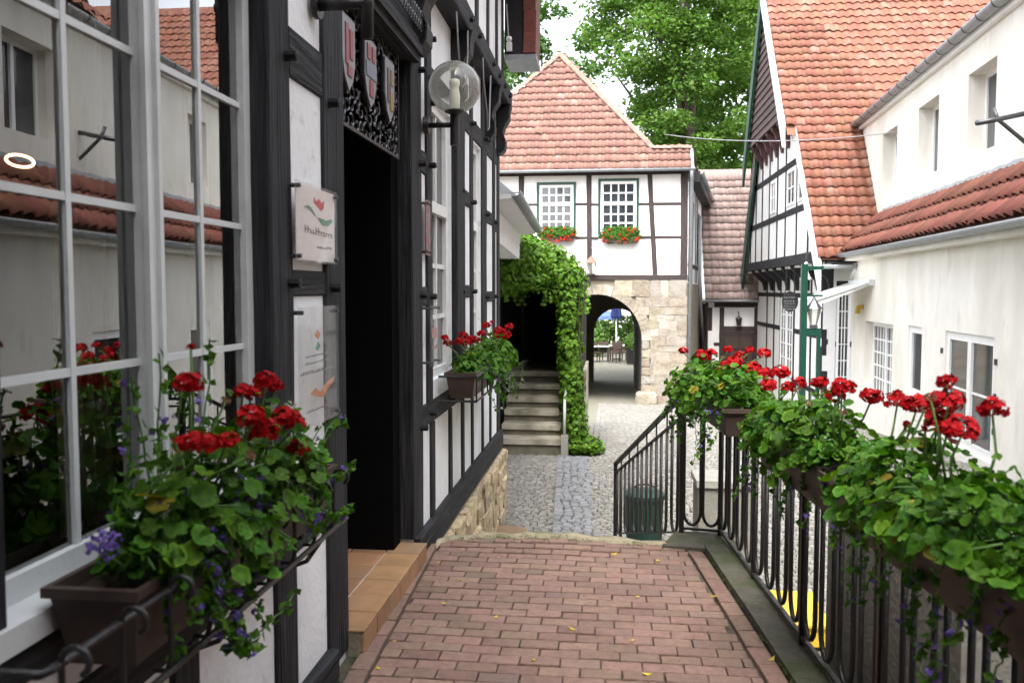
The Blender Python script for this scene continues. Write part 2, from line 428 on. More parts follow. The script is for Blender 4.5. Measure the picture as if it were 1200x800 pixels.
def half_pipe(mb, p0, p1, r, n=8, up=V((0, 0, 1))):
    p0, p1 = V(p0), V(p1); t = (p1 - p0).normalized(); sd_ = t.cross(up).normalized()
    vs = []
    for p in (p0, p1):
        for rr in (r, r * .86):
            for k in range(n + 1):
                a = math.pi * k / n; vs.append(p + sd_ * math.cos(a) * rr - up * math.sin(a) * rr)
    m = n + 1; fs = []
    for k in range(n):
        fs += [(k, k + 1, 2 * m + k + 1, 2 * m + k), (m + k + 1, m + k, 3 * m + k, 3 * m + k + 1), (k, k + 1, m + k + 1, m + k), (2 * m + k + 1, 2 * m + k, 3 * m + k, 3 * m + k + 1)]
    fs += [(0, m, 3 * m, 2 * m), (m - 1, 3 * m - 1, 4 * m - 1, 2 * m - 1)]
    return mb.add(vs, fs)

# ================================================================== SETTING: lane, terrace, kerb
def gz(y): return float(np.interp(y, [-60, 11, 25, 33], [-.75, -.75, -1.74, -1.9]))
ys = [-60, -10, 0, 6, 11, 14, 18, 22, 25, 29, 33, 60, 120, 600]
mb = MB()
for a, b in zip(ys, ys[1:]):
    mb.poly([(-400, a, gz(a) - .045), (400, a, gz(a) - .045), (400, b, gz(b) - .045), (-400, b, gz(b) - .045)])
lane = tag(mb.build("lane", lane_m), "cobbled lane running down from the terrace to the arched gatehouse", "lane", kind="structure")
R = random.Random(3)
ma, mbl = MB(), MB()
def band_x(y): return -.29 - .045 * (y - 7.6)
def sett(m, x, y, w, l, a):
    z = gz(y) + R.uniform(-.007, .006) - .004; c, s_ = math.cos(a), math.sin(a); t = [R.uniform(-.005, .005) for _ in range(4)]
    vs = []
    for k, (dx, dy) in enumerate([(-1, -1), (1, -1), (1, 1), (-1, 1)]):
        for f_, zz in ((1, -.06), (1, -.012), (.8, 0)):
            X_, Y_ = dx * w / 2 * f_, dy * l / 2 * f_
            vs.append((x + X_ * c - Y_ * s_, y + X_ * s_ + Y_ * c, z + zz + t[k]))
    m.add(vs, [(2, 5, 8, 11)] + [(3 * k + q, 3 * ((k + 1) % 4) + q, 3 * ((k + 1) % 4) + q + 1, 3 * k + q + 1) for k in range(4) for q in (0, 1)])
y = 6.0
while y < 24.9:
    st = .072 if y < 14 else .11
    x = -1.45 if y < 12.2 else -.25
    while x < 5.0:
        w = R.uniform(.062, .094) * (1 if y < 14 else 1.5)
        arc = .16 * abs(math.sin(math.pi * (x + .4) / 1.5)); yy = y + arc + R.uniform(-.008, .008)
        cx = x + w / 2
        if not (abs(cx - band_x(yy)) < .21 and yy < 12.6) and yy < 24.95 and not (cx < 1.0 and yy < 6.3):
            sett(ma, cx, yy, w - .009, st - .009, R.uniform(-.12, .12) + .25 * math.cos(math.pi * (x + .4) / .75))
        x += w
    y += st
y = 6.6
while y < 12.7:
    x = band_x(y) - .21
    while x < band_x(y) + .19:
        w = R.uniform(.075, .12); sett(mbl, x + w / 2 + R.uniform(-.004, .004), y + R.uniform(-.012, .012), w - .012, .078, R.uniform(-.09, .09)); x += w
    y += .089
o = ma.build("setts", sett_m, lane, norm=False); o["kind"] = "stuff"
o = mbl.build("gutter_setts", sett_b, lane, norm=False); o["kind"] = "stuff"
# inspection cover set in the lane
mb = MB().lathe([(0, .012), (.26, .012), (.27, .004), (.30, .004), (.31, -.03)], (-1.02, 7.95, gz(8) - .002), 24)
tag(mb.build("manhole_cover", M("rusty_cover", (.20, .13, .08), .7, .3, 14, .3, 50)), "round rusty cover set in the cobbles beside the plinth", "cover")

# terrace paved with clinker bricks
terrace = tag(MB().extr([(-1.6, .2, -.8), (1.0, .2, -.8), (.60, 5.22, -.8), (-1.06, 5.22, -.8)], (0, 0, .776)).build("terrace", joint),
              "raised terrace paved with reddish clinker bricks in running bond", "terrace", kind="structure")
BR = [chunk("brick", paver, (.165, .0815, .06), .0035, .0016, i, 1) for i in range(6)]
def xl(y): return -1.02 + .04 * (5.01 - y)
def xr(y): return .49 - .09 * (y - 5.0)
R = random.Random(8)
def hump(x, y):
    t = max(0, y - 4.75) / .45
    return .03 * t * t * max(0, 1 - ((x + .2) / .75) ** 2) - .012 * max(0, 1 - ((x - .18) / .4) ** 2) * max(0, t)
def lay(x, y, sx, a=0):
    m = Matrix.Translation((x, y, -.03 + hump(x, y) + R.uniform(-.0025, .0025))) @ Matrix.Rotation(a + R.uniform(-.012, .012), 4, 'Z') @ Matrix.Rotation(R.uniform(-.012, .012), 4, 'X') @ Matrix.Rotation(R.uniform(-.008, .008), 4, 'Y') @ Matrix.Diagonal((sx, 1, 1, 1))
    inst("brick", R.choice(BR), terrace, m)
far_bricks = []
def brick_at(x, y, sx, a=0):
    if y > 3.02: lay(x, y, sx, a)
    else: far_bricks.append(Matrix.Translation((x, y, -.03 + R.uniform(-.0025, .0025))) @ Matrix.Rotation(a, 4, 'Z') @ Matrix.Diagonal((sx, 1, 1, 1)))
PW, PH = .1715, .0875
j = 0
while True:
    y = 5.165 - j * PH
    if y < 1.0: break
    a, b = xl(y), xr(y); x = a - R.uniform(.0, .02) - (PW / 2 if j % 2 else .0) + .016 * math.sin(j * .7)
    while x < b - .02:
        x0, x1 = max(x, a), min(x + PW, b)
        if x1 - x0 > .035: brick_at((x0 + x1) / 2, y - (x0 + x1) / 2 * .012 + R.uniform(-.003, .003), (x1 - x0 - .006) / .165)
        x += PW
    j += 1
y = 5.08
while y > 1.0:
    brick_at(xr(y) + .057, y, 1.04, rad(90 + 5)); brick_at(xl(y) - .05, y - .06, 1.04, rad(90 + 2)); y -= .1765
mb = MB(); bv = [v.co.copy() for v in BR[0].vertices]; bf = [tuple(p.vertices) for p in BR[0].polygons]
for m in far_bricks: mb.add([m @ v for v in bv], bf)
mb.build("near_bricks", paver, terrace, norm=False)["kind"] = "stuff"
mb = MB()
pts = [(-1.04, 5.10), (-.95, 5.22), (-.7, 5.245), (-.4, 5.26), (-.1, 5.25), (.15, 5.235), (.35, 5.20), (.52, 5.17)]
for i in range(len(pts) - 1):
    (x0, y0), (x1, y1) = pts[i], pts[i + 1]
    for q in range(3):
        f0, f1 = q / 3, (q + 1) / 3
        X0, X1, Y0, Y1 = x0 + (x1 - x0) * f0, x0 + (x1 - x0) * f1, y0 + (y1 - y0) * f0, y0 + (y1 - y0) * f1
        h0, h1 = [.012 + hump(xx, 5.15) + .008 * math.sin(xx * 23) for xx in (X0, X1)]
        mb.add([(X0, Y0 - .05, -.02), (X1, Y1 - .05, -.02), (X0, Y0 + .01, h0), (X1, Y1 + .01, h1), (X0, Y0 + .09, h0 - .012), (X1, Y1 + .09, h1 - .012), (X0, Y0 + .13, -.7), (X1, Y1 + .13, -.7)],
               [(0, 1, 3, 2), (2, 3, 5, 4), (4, 5, 7, 6)])
mb.build("edge_strip", M("edge_mortar", (.30, .26, .18), .95, .25, 14, .6, 40, big=(5, .52, .7, (.12, .14, .05))), terrace, True)
frK = Fr((xr(1.0) + .115, 1.0), (-.09, 1), (1, .09))
kerb = beam(frK, None, 0, -.375, 4.17, -.375, .80, 0, .19, moss_con, "kerb", .02, .006)
tag(kerb, "mossy concrete kerb along the right edge of the brick terrace", "kerb", kind="structure")
o = MB().extr([(.34, 5.17, -.3), (.62, 5.12, -.3), (.80, 5.16, -.3), (.78, 5.5, -.3), (.44, 5.47, -.3)], (0, 0, .318)).build("corner_slab", moss_con)
tag(o, "mossy stone slab at the far right corner of the terrace", "kerb", kind="structure")
mossm = leafmat("moss", (.045, .075, .012), (.10, .13, .025), .2)
mb = MB(); R = random.Random(23)
def tuft(x, y, z, n, sp, sz):
    for _ in range(n):
        p = V((x + R.gauss(0, sp), y + R.gauss(0, sp), z + abs(R.gauss(0, .003))))
        a = R.uniform(0, 6.28); u = V((math.cos(a), math.sin(a), R.uniform(.1, .8))) * sz * R.uniform(.5, 1.4); w = V((-math.sin(a), math.cos(a), 0)) * sz * .3
        mb.add([p - w, p + w, p + u], [(0, 1, 2)])
for _ in range(170):
    y = R.uniform(2.0, 5.15); tuft(xr(y) + .116 + R.gauss(0, .006), y, .002, R.randint(4, 12), .008, .009)
for _ in range(120):
    x = R.uniform(-1.0, .6); tuft(x, 5.20 + R.gauss(0, .03), .004 + hump(x, 5.15), R.randint(4, 12), .012, .010)
for _ in range(160):
    y = R.uniform(2.2, 5.1); tuft(xl(y) - .10 + R.gauss(0, .008), y, .0, R.randint(3, 8), .008, .008)
for _ in range(170):
    y = 5.165 - R.randint(0, 36) * PH - PH / 2; x = R.uniform(-.95, .55) if R.random() < .4 else R.uniform(.2, .6); tuft(x, y, -.004, R.randint(3, 7), .010, .006)
for _ in range(90):
    y = R.uniform(3.0, 5.2); tuft(xr(y) + R.uniform(.14, .28), y, .03, R.randint(4, 12), .014, .006)
o = mb.build("moss_tufts", mossm, terrace, norm=False); o["kind"] = "stuff"
# steps hidden beyond the terrace edge
st = thing("terrace_stair", "stone steps leading from the terrace end down to the lane", "stair", (-.3, 6, -.75))
for k in range(3): MB().box(-1.02, .40, 5.40 + .3 * k, 5.40 + .3 * (k + 1) - .003, -.8, -.17 * (k + 1) - .02).build("step", stone_step, st)

# ================================================================== LEFT HALF-TIMBERED HOUSE
L = Fr((-1.1, 0), (0, 1), (1, 0))
house = thing("half_timbered_house", "white half-timbered house with black beams along the left of the terrace", "house", (-1.1, 4.5, 0))
WIN1 = (1.43, 2.73, .93, 2.60); DOOR = (3.50, 4.78, .09, 2.92); WIN2 = (5.36, 6.05, .98, 2.78); WIN3 = (7.02, 7.46, .98, 2.78)
holed_wall(L, -9.0, 8.70, -.05, 3.40, -.014, .16, [WIN1, DOOR, WIN2, WIN3]).build("wall", plaster, house)
def LB(*a, **k): return beam(L, house, *a, **k)
for s0, s1, z0, z1 in [(1.15, 1.445, -.05, 3.4), (2.715, 2.91, .0, 3.4), (3.26, 3.515, .02, 3.4), (4.765, 5.03, .12, 3.4), (5.17, 5.32, .86, 3.4), (6.06, 6.40, .86, 3.4), (6.86, 7.00, .86, 3.4), (7.48, 7.78, .86, 3.4), (8.22, 8.38, .86, 3.4), (8.54, 8.72, .12, 3.4)]:
    LB((s0 + s1) / 2, z0, (s0 + s1) / 2, z1, s1 - s0, -.10, .0 if s1 - s0 < .3 else .03)
for c, w in [(2.10, .14), (2.82, .17)]: LB(c, .12, c, .62, w)
for c, w in [(5.32, .12), (5.95, .10), (6.47, .10), (6.95, .10), (7.53, .09), (8.04, .09)]: LB(c, .12, c, .72, w)
for s0, s1, zc, w in [(1.30, 3.26, .67, .115), (2.91, 3.26, 1.585, .10), (2.91, 3.26, 2.39, .17), (1.30, 2.72, 2.70, .16), (1.30, 2.72, .865, .12),
                      (5.03, 8.54, .79, .14), (5.03, 5.17, 1.52, .12), (5.03, 5.17, 2.33, .14), (6.40, 6.86, 1.55, .10), (6.40, 6.86, 2.28, .13), (7.78, 8.22, 2.24, .12), (7.78, 8.22, 1.5, .1), (8.38, 8.54, 2.2, .12),
                      (5.32, 8.54, 2.88, .16), (3.50, 4.78, 3.02, .16), (2.91, 3.26, 3.0, .14)]:
    LB(s0, zc, s1, zc, w, -.10, -.003)
LB(-9.0, .02, 3.27, .02, .19, -.12, .03, name="sill_beam"); LB(4.80, .025, 8.74, .025, .19, -.12, .03, name="sill_beam")
peg = MB().lathe([(0, .055), (.018, .05), (.020, 0)], (0, 0, 0), 8, V((1, 0, 0))).mesh("peg", black_wood)
for s_, z_ in [(2.87, 2.36), (3.33, 2.30), (2.87, 1.585), (3.33, 1.57), (2.86, .70), (3.33, .66), (4.97, 2.30), (5.25, 2.33), (4.97, 1.53), (5.25, 1.52), (4.97, .74), (5.25, .79), (5.9, .8), (6.33, 2.3), (6.9, 2.27), (6.33, 1.55), (6.92, 1.55), (7.7, 2.24), (8.28, 2.22), (7.7, 1.5), (8.28, 1.5), (4.97, 2.84), (5.24, 2.86), (5.3, 2.72), (6.3, 2.9), (6.9, 2.9), (7.6, 2.9), (4.9, 3.1), (5.27, 3.1)]:
    inst("peg", peg, house, Matrix.Translation(L(s_, z_, -.01)))
for s_ in (-8.5, -7, -5.5, -4, -2.5, -1, .3): LB(s_, .12, s_, 3.4, .18)
# inside of the house, seen dark through door and windows
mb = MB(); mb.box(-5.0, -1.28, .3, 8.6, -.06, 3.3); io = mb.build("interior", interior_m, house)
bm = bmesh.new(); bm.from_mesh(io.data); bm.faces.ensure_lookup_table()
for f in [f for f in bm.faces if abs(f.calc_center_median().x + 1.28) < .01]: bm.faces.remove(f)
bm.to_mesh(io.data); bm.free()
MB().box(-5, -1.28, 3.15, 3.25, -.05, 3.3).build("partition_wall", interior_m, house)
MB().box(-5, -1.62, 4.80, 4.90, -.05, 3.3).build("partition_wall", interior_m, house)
# near casement window
w1 = window(L, house, 1.43, 2.73, .93, 2.60, -.065, 2, 4, grey_paint, glass_near, .062, .018, 2, None, .045, .07)
MB().fbox(L, 1.30, 2.712, .885, .937, -.16, .012).build("window_sill", grey_paint, w1)
for sx in (2.05, 2.105): MB().fbox(L, sx - .009, sx + .009, 1.01, 2.52, -.06, -.045).build("sash_stile", grey_paint, w1)
def curtain(s0, s1, z0, z1, d, amp=.02, k=6):
    mb = MB(); n = 28; vs = []
    for i in range(n + 1):
        s_ = s0 + (s1 - s0) * i / n; dd = d + amp * math.sin(i / n * k * 2 * math.pi) + .006 * math.sin(i * 2.3)
        vs += [L(s_, z0, dd), L(s_, z1, dd * 1.0)]
    mb.add(vs, [(2 * i, 2 * i + 2, 2 * i + 3, 2 * i + 1) for i in range(n)]); return mb.build("curtain", curtain_m, w1, True)
curtain(1.34, 1.50, .95, 2.6, -.24, .016, 3); curtain(1.94, 2.16, .95, 2.6, -.24, .018, 4); curtain(2.58, 2.72, .95, 2.6, -.22, .014, 3)
window(L, house, 5.36, 6.05, .98, 2.78, -.04, 2, 4, white_paint, pane_far, .06, .03, 1, (2.1, 3), .06)
window(L, house, 7.02, 7.46, .98, 2.78, -.04, 2, 4, white_paint, pane_far, .055, .03, 1, (2.1, 3), .06)
# doorway: tiled step, jambs, carved lintel, iron grille with three shields
stp = MB().box(-1.60, -1.045, 3.50, 4.79, -.02, .088).build("door_step", mortar, house)
R = random.Random(5); ft = chunk("tile", floor_tile, (.192, .192, .014), .003, .0008, 1)
for i in range(6):
    for k in range(3):
        inst("tile", ft, stp, Matrix.Translation((-1.125 - .2 * k, 3.60 + i * .2155, .094 + R.uniform(-.001, .001))) @ Matrix.Diagonal((1.0, 1.075, 1, 1)))
    inst("tile", ft, stp, Matrix.Translation((-1.038, 3.60 + i * .2155, .042)) @ Matrix.Rotation(rad(90), 4, 'Y') @ Matrix.Diagonal((.42, 1.06, 1, 1)))
jamb_m = M('jamb_shade_black', (.004, .004, .004), .95, .2, 5, spec=.05)  # blacker than the other wood: the doorway's shade is put into this colour
for s_ in (3.50, 4.62): MB().fbox(L, s_, s_ + .156 if s_ > 4 else s_ + .03, .1, 2.92, -.52, -.085).build("door_jamb", jamb_m, house)
MB().fbox(L, 3.53, 3.57, .1, 2.2, -1.45, -.53).build("door_leaf", black_wood, house)
mb = MB()
for k, (z0, z1, d1) in enumerate([(2.84, 2.88, .035), (2.88, 2.93, .055), (2.93, 2.97, .04)]): mb.fbox(L, 3.46, 4.82, z0, z1, -.1, d1)
lin = mb.build("lintel", beam_h, house)
R = random.Random(21)
lace = MB()
for k in range(26):
    s_ = 3.50 + k * .05
    for q in range(2): lace.tube([L(s_ + .018 * math.cos(t), 3.02 + .06 * q + .026 * math.sin(t), .06) for t in np.linspace(0, 5.4, 9)], .0055, 4)
lace.build("carved_frieze", iron_grey, lin)
GD = -.05
gr = MB()
gr.fbox(L, 3.53, 4.64, 2.275, 2.29, GD - .008, GD + .008); gr.fbox(L, 3.53, 4.64, 2.86, 2.875, GD - .008, GD + .008)
gr.fbox(L, 4.63, 4.645, 2.275, 2.875, GD - .008, GD + .008)
grille = gr.build("door_grille", iron, house)
sc = MB()
for i in range(15):
    for k in range(8):
        cs, cz = 3.57 + i * .073, 2.315 + k * .073; a0 = R.uniform(0, 6.28)
        sc.tube([L(cs + (.010 + .0055 * t) * math.cos(a0 + t * (1 if (i + k) % 2 else -1)), cz + (.010 + .0055 * t) * math.sin(a0 + t * (1 if (i + k) % 2 else -1)), GD) for t in np.linspace(.2, 5.6, 10)], .0055, 4, False)
sc.build("scrollwork", iron_grey, grille)
def shield(s0, s1, z0, z1, bands):
    def sh(a, b, c, d_, g, d0):
        m = (a + b) / 2; h = d_ - c
        return [L(a - g, d_ + g, d0), L(b + g, d_ + g, d0), L(b + g, c + h * .42, d0), L(b * .82 + a * .18 + g, c + h * .16, d0), L(m, c - g, d0), L(a * .82 + b * .18 - g, c + h * .16, d0), L(a - g, c + h * .42, d0)]
    o = MB().extr(sh(s0, s1, z0, z1, .014, GD + .012), L.n * .014).build("shield", iron, grille)
    MB().extr(sh(s0, s1, z0, z1, 0, GD + .028), L.n * .006).build("shield_field", shield_white, grille)
    for (a, b, c, d_, m) in bands:
        w_, h_ = s1 - s0, z1 - z0
        MB().fbox(L, s0 + a * w_, s0 + b * w_, z0 + c * h_, z0 + d_ * h_, GD + .0345, GD + .039).build("charge", m, grille)
shield(3.56, 3.74, 2.42, 2.73, [(.2, .42, .35, .9, pink_print), (.55, .8, .45, .85, pink_print), (.35, .7, .2, .34, pink_print)])
shield(3.90, 4.09, 2.42, 2.73, [(.05, .95, .44, .66, blue_print), (.15, .42, .70, .92, pink_print), (.58, .85, .70, .92, pink_print), (.35, .68, .16, .40, pink_print)])
shield(4.26, 4.44, 2.42, 2.73, [(.2, .36, .3, .85, dark_print), (.55, .8, .62, .86, gold_print), (.45, .75, .2, .5, gold_print), (.3, .5, .52, .6, dark_print)])
# jettied upper floor
U = Fr((-1.0, 0), (0, 1), (1, 0))
holed_wall(U, -9.0, 8.74, 3.5, 5.2, -.07, .2, []).build("upper_wall", plaster, house)
beam(U, house, -9.0, 3.48, 8.78, 3.48, .17, -.12, .02, name="jetty_beam"); beam(U, house, -9.0, 4.9, 8.78, 4.9, .18, -.2, -.06)
for s_ in (5.0, 5.65, 6.3, 6.95, 7.6, 8.2, 8.66): beam(U, house, s_, 3.565, s_, 4.8, .13, -.2, -.055)
for s_ in (4.9, 5.3, 6.1, 6.5, 7.3, 7.7, 8.1, 8.5):
    for q in (0, .07): inst("peg", peg, house, Matrix.Translation(U(s_ + q, 3.47 + q * .4, -.005)))
for s_ in (4.92, 6.20, 7.82, 8.62):
    prof = [(-1.10, 2.92), (-1.07, 2.92), (-1.03, 2.97), (-1.025, 3.05), (-1.055, 3.12), (-1.03, 3.2), (-.99, 3.26), (-.985, 3.34), (-.97, 3.395), (-1.10, 3.395)]
    MB().extr([(x, s_ - .11, z) for x, z in prof], (0, .2, 0)).build("bracket", black_wood, house)
    MB().tube([(x + .004, s_ - .118, z) for x, z in prof[1:9]], .009, 5).build("bracket_moulding", beam_h, house)
MB().box(-1.14, -.99, -9, 8.74, 3.398, 3.41).build("jetty_soffit", black_wood, house)
rf = MB().extr([(-.55, -9.1, 5.0), (-.62, -9.1, 4.9), (-3.6, -9.1, 9.3), (-3.5, -9.1, 9.5)], (0, 18.05, 0)).build("roof", tile_dk, house)
# tile-hung cheek at the far end of the eaves
ch = MB().obox((-1.06, 8.80, 3.96), (.19, 0, 0), (0, .5, 0), (0, 0, 1.3)).build("gable_cheek", black_wood, house)
MB().box(-1.06, -.735, 8.80, 9.3, 3.90, 3.957).build("cheek_flashing", zinc, ch)
for k in range(6): MB().obox((-.868 + .004 * (k % 2), 8.785 - .006 * (k % 2), 3.965 + k * .21), (.125, 0, 0), (-.0, .5, 0), (.006, -.012, .205)).build("hung_tile", tile_dk, ch)
ins = thing("cable_insulator", "white insulator box hanging on a cord under the dark eaves", "insulator", (-1.0, 8.75, 4.0))
MB().tube([(-1.01, 8.77, 4.02), (-1.035, 8.77, 4.45)], .006, 6).build("cord", petal_white, ins)
MB().obox((-1.035, 8.74, 3.98), (.055, 0, 0), (0, .04, 0), (0, 0, .085)).build("box", white_paint, ins)
MB().lathe([(0, -.03), (.024, -.02), (.03, 0), (.024, .02), (0, .03)], (-1.008, 8.76, 4.10), 10).build("knob", white_paint, ins, True)
# rubble plinth below the sill beam
pl = MB().box(-1.5, -1.075, 5.0, 8.74, -.9, -.07).build("plinth", mortar, house)
RUB = [chunk("stone", stone_rub, (1, 1, 1), .16, .07, 40 + i, 2) for i in range(7)]
R = random.Random(9); z = -.80
while z < -.10:
    h = min(R.uniform(.10, .19), -.075 - z)
    if h < .05: break
    s_ = 5.0
    while s_ < 8.72:
        w = min(R.uniform(.14, .36), 8.76 - s_)
        inst("stone", R.choice(RUB), pl, Matrix.Translation((-1.085, s_ + w / 2, z + h / 2)) @ Matrix.Rotation(R.uniform(-.05, .05), 4, 'X') @ Matrix.Diagonal((.1 + R.uniform(-.02, .035), w * .98, h * .98, 1)))
        s_ += w
    z += h

# globe lamp on the wall
lamp = thing("wall_lamp", "globe wall lamp of clear glass on a black arm beside the door", "lamp", (-1.1, 5.08, 2.55))
MB().lathe([(0, .03), (.05, .03), (.055, .0)], L(5.10, 2.545, 0), 18, V((1, 0, 0))).build("wall_plate", iron, lamp)
MB().tube([L(5.10, 2.545, .02), L(5.10, 2.545, .19)], .016, 10).build("arm", iron, lamp, True)
MB().lathe([(.0, -.12), (.028, -.12), (.028, .06), (.06, .075), (.06, .085), (0, .085)], (-.915, 5.10, 2.545), 18).build("holder", iron, lamp)
gc = V((-.915, 5.10, 2.765))
MB().lathe([(.155 * math.cos(t), .155 * math.sin(t)) for t in np.linspace(-1.2, math.pi / 2, 18)], gc, 32).build("globe", glass_globe, lamp, True, False)
MB().lathe([(.03, -.13), (.034, -.05), (.028, -.02), (.026, 0), (.033, .02), (.03, .045), (0, .055)], gc, 16).build("bulb", filament, lamp, True)
# bracket of an unseen lantern above the sign panel
bl = thing("iron_bracket", "black iron bracket on the wall above the doorpost, at the top edge", "bracket", (-1.1, 3.17, 2.6))
MB().lathe([(0, .02), (.05, .02), (.05, 0)], L(3.17, 2.625, 0), 14, V((1, 0, 0))).build("wall_plate", iron, bl)
MB().tube([L(3.17, 2.625, .01), L(3.18, 2.63, .22)], .022, 8).build("arm", iron, bl, True)
MB().tube([L(3.18, 2.80, .20), L(3.18, 2.50, .20)], .024, 8).build("hanger", iron, bl, True)
# loop cable hanging below the jetty
cb = MB().tube([(-.99, 5.6, 3.37), (-.985, 5.62, 3.2), (-.985, 5.7, 3.02), (-.99, 5.8, 2.93), (-.985, 5.95, 3.0), (-.985, 6.02, 3.2), (-.99, 6.05, 3.38)], .006, 6)
cb.tube([(-.985, 6.75, 3.38), (-.985, 6.8, 3.2), (-.98, 6.95, 3.0), (-.985, 7.0, 2.86), (-.985, 7.1, 2.9), (-.985, 7.2, 3.35)], .006, 6)
tag(cb.build("loose_cable", cable_m, None, True), "thin grey cable looping under the jetty behind the globe lamp", "cable")

# acrylic information boards
def board(name, label, s0, s1, z0, z1, d, prints):
    t = thing(name, label, "sign", L((s0 + s1) / 2, z0, 0))
    MB().fbox(L, s0, s1, z0, z1, d, d + .006).build("panel", glass_acryl, t)
    for a in (s0 + .02, s1 - .02):
        for b in (z0 + .02, z1 - .02): MB().tube([L(a, b, -.01), L(a, b, d + .014)], .008, 8).build("standoff", iron_grey, t)
    for nm, mt, polys in prints:
        mb = MB()
        for p in polys: mb.extr([L(s0 + x * (s1 - s0), z0 + y * (z1 - z0), d - .004) for x, y in p], L.n * .002)
        mb.build(nm, mt, t)
def strokes(seed, x0, x1, y, h, n, slant=.0):
    r = random.Random(seed); out = []
    for k in range(n):
        x = x0 + (x1 - x0) * k / n; w = (x1 - x0) / n; q = r.random(); yy = y + slant * k / n
        out.append([(x, yy), (x + w * .28, yy), (x + w * .28, yy + h * (1 if q > .7 else .6)), (x, yy + h * (1 if q > .7 else .6))])
        if q < .6: out.append([(x + w * .3, yy), (x + w * .72, yy), (x + w * .72, yy + h * .2), (x + w * .3, yy + h * .2)])
        if q > .3: out.append([(x + w * .3, yy + h * .42), (x + w * .72, yy + h * .42), (x + w * .72, yy + h * .6), (x + w * .3, yy + h * .6)])
    return out
tul = [[(.44, .78), (.52, .74), (.62, .70), (.68, .74), (.69, .84), (.62, .80), (.56, .85), (.50, .80), (.45, .85)]]
lvs = [[(.20, .69), (.30, .73), (.38, .70), (.48, .62), (.46, .61), (.36, .67), (.28, .69)], [(.52, .60), (.62, .60), (.74, .58), (.86, .62), (.92, .60), (.80, .52), (.66, .51), (.58, .55)]]
board("flower_sign", "clear acrylic sign with a red flower and green leaves beside the doorway", 2.875, 3.325, 1.66, 1.945, .022,
      [("print_paper", M("pale_print", (.84, .80, .78), .5, .05, 6), [[(.03, .03), (.97, .03), (.97, .97), (.03, .97)]])])
t = bpy.data.objects["flower_sign"]
for nm, mt, polys in [("flower_print", red_print, tul), ("leaf_print", green_print, lvs), ("lettering", dark_print, strokes(2, .22, .92, .38, .09, 11, -.02) + strokes(4, .5, .9, .2, .04, 9))]:
    mb = MB()
    for p in polys: mb.extr([L(2.875 + x * .45, 1.66 + y * .285, .0205) for x, y in p], L.n * .001)
    mb.build(nm, mt, t)
board("menu_board", "clear acrylic menu board with orange print hanging below the red flower sign", 2.885, 3.32, 1.06, 1.50, .022,
      [("orange_drawing", orange_print, [[(.30, .27), (.42, .31), (.55, .26), (.70, .32), (.92, .36), (.90, .32), (.75, .27), (.58, .21), (.42, .24)], [(.42, .76), (.5, .80), (.56, .76), (.5, .72)]]),
       ("green_drawing", green_print, [[(.44, .64), (.50, .70), (.56, .66), (.5, .62)]]),
       ("lettering", dark_print, strokes(5, .08, .92, .44, .03, 16) + strokes(6, .2, .8, .52, .02, 14) + strokes(7, .2, .8, .58, .02, 14) + strokes(8, .2, .8, .12, .02, 14))])
board("red_notice", "small red notice with white lettering on the panel right of the doorway", 5.04, 5.165, 1.77, 2.10, .02,
      [("red_sheet", pink_print, [[(0, 0), (1, 0), (1, 1), (0, 1)]])])
mb = MB()
for p in strokes(12, .12, .88, .62, .22, 3) + strokes(13, .12, .9, .36, .12, 5) + strokes(14, .1, .9, .12, .08, 6): mb.extr([L(5.04 + x * .125, 1.77 + y * .33, .0185) for x, y in p], L.n * .001)
mb.build("lettering", shield_white, bpy.data.objects["red_notice"])
board("pale_notice", "pale glossy notice with a faded red mark under the red notice", 5.05, 5.31, 1.10, 1.47, .04,
      [("faded_mark", M("faded_red", (.55, .24, .24), .5, .1, 8), [[(.25, .6), (.6, .66), (.8, .6), (.85, .46), (.6, .42), (.3, .46)], [(.5, .3), (.9, .34), (.9, .28), (.5, .25)]])])

# ring-shaped lamp inside the near window
rl = thing("ring_lamp", "glowing ring lamp seen through the near window", "lamp", (-2.2, 3.05, 1.9))
MB().tube([(-2.2 + .055 * math.cos(t) * .3, 3.02 + .055 * math.cos(t), 2.045 + .022 * math.sin(t)) for t in np.linspace(0, 2 * math.pi, 25)], .0055, 8).build("ring", ring_em, rl, True)
MB().tube([(-2.2, 3.08, 2.03), (-2.2, 3.2, 1.98), (-2.2, 3.22, 1.6), (-2.2, 3.22, -.05)], .012, 6).build("stand", iron, rl)

# ================================================================== LOW WHITE HOUSE behind the timbered one
lw = thing("low_white_house", "low white rendered house with zinc gutter beyond the timbered house", "house", (-1.3, 10.3, -.75))
LW = Fr((-1.62, 0), (0, 1), (1, 0))
holed_wall(LW, 8.76, 12.0, -.9, 2.46, 0, .3, []).build("wall", plaster_far, lw)
MB().extr([(-1.62, 8.78, 2.12), (-1.2, 8.78, 2.12), (-1.2, 8.78, 2.46), (-1.62, 8.78, 2.46)], (0, 3.0, -.14)).build("upper_wall", plaster_far, lw)
mb = MB(); half_pipe(mb, (-.955, 8.78, 2.58), (-.955, 11.75, 2.40), .062); g_ = mb.build("gutter", zinc, lw, True)
for k in range(9): MB().box(-1.03, -.89, 8.95 + k * .33, 8.975 + k * .33, 2.572 - k * .02, 2.584 - k * .02).build("gutter_bracket", zinc, g_)
MB().extr([(-.98, 9.5, 2.56), (-.98, 9.5, 2.59), (-3.5, 9.5, 4.62), (-3.5, 9.5, 4.58)], (0, 2.25, -.15)).build("roof", zinc, lw)
MB().extr([(-1.622, 8.77, 2.465), (-.99, 8.77, 2.50), (-.99, 8.77, 2.54), (-1.622, 8.77, 2.60)], (0, 3.0, -.17)).build("eaves_board", plaster_far, lw)
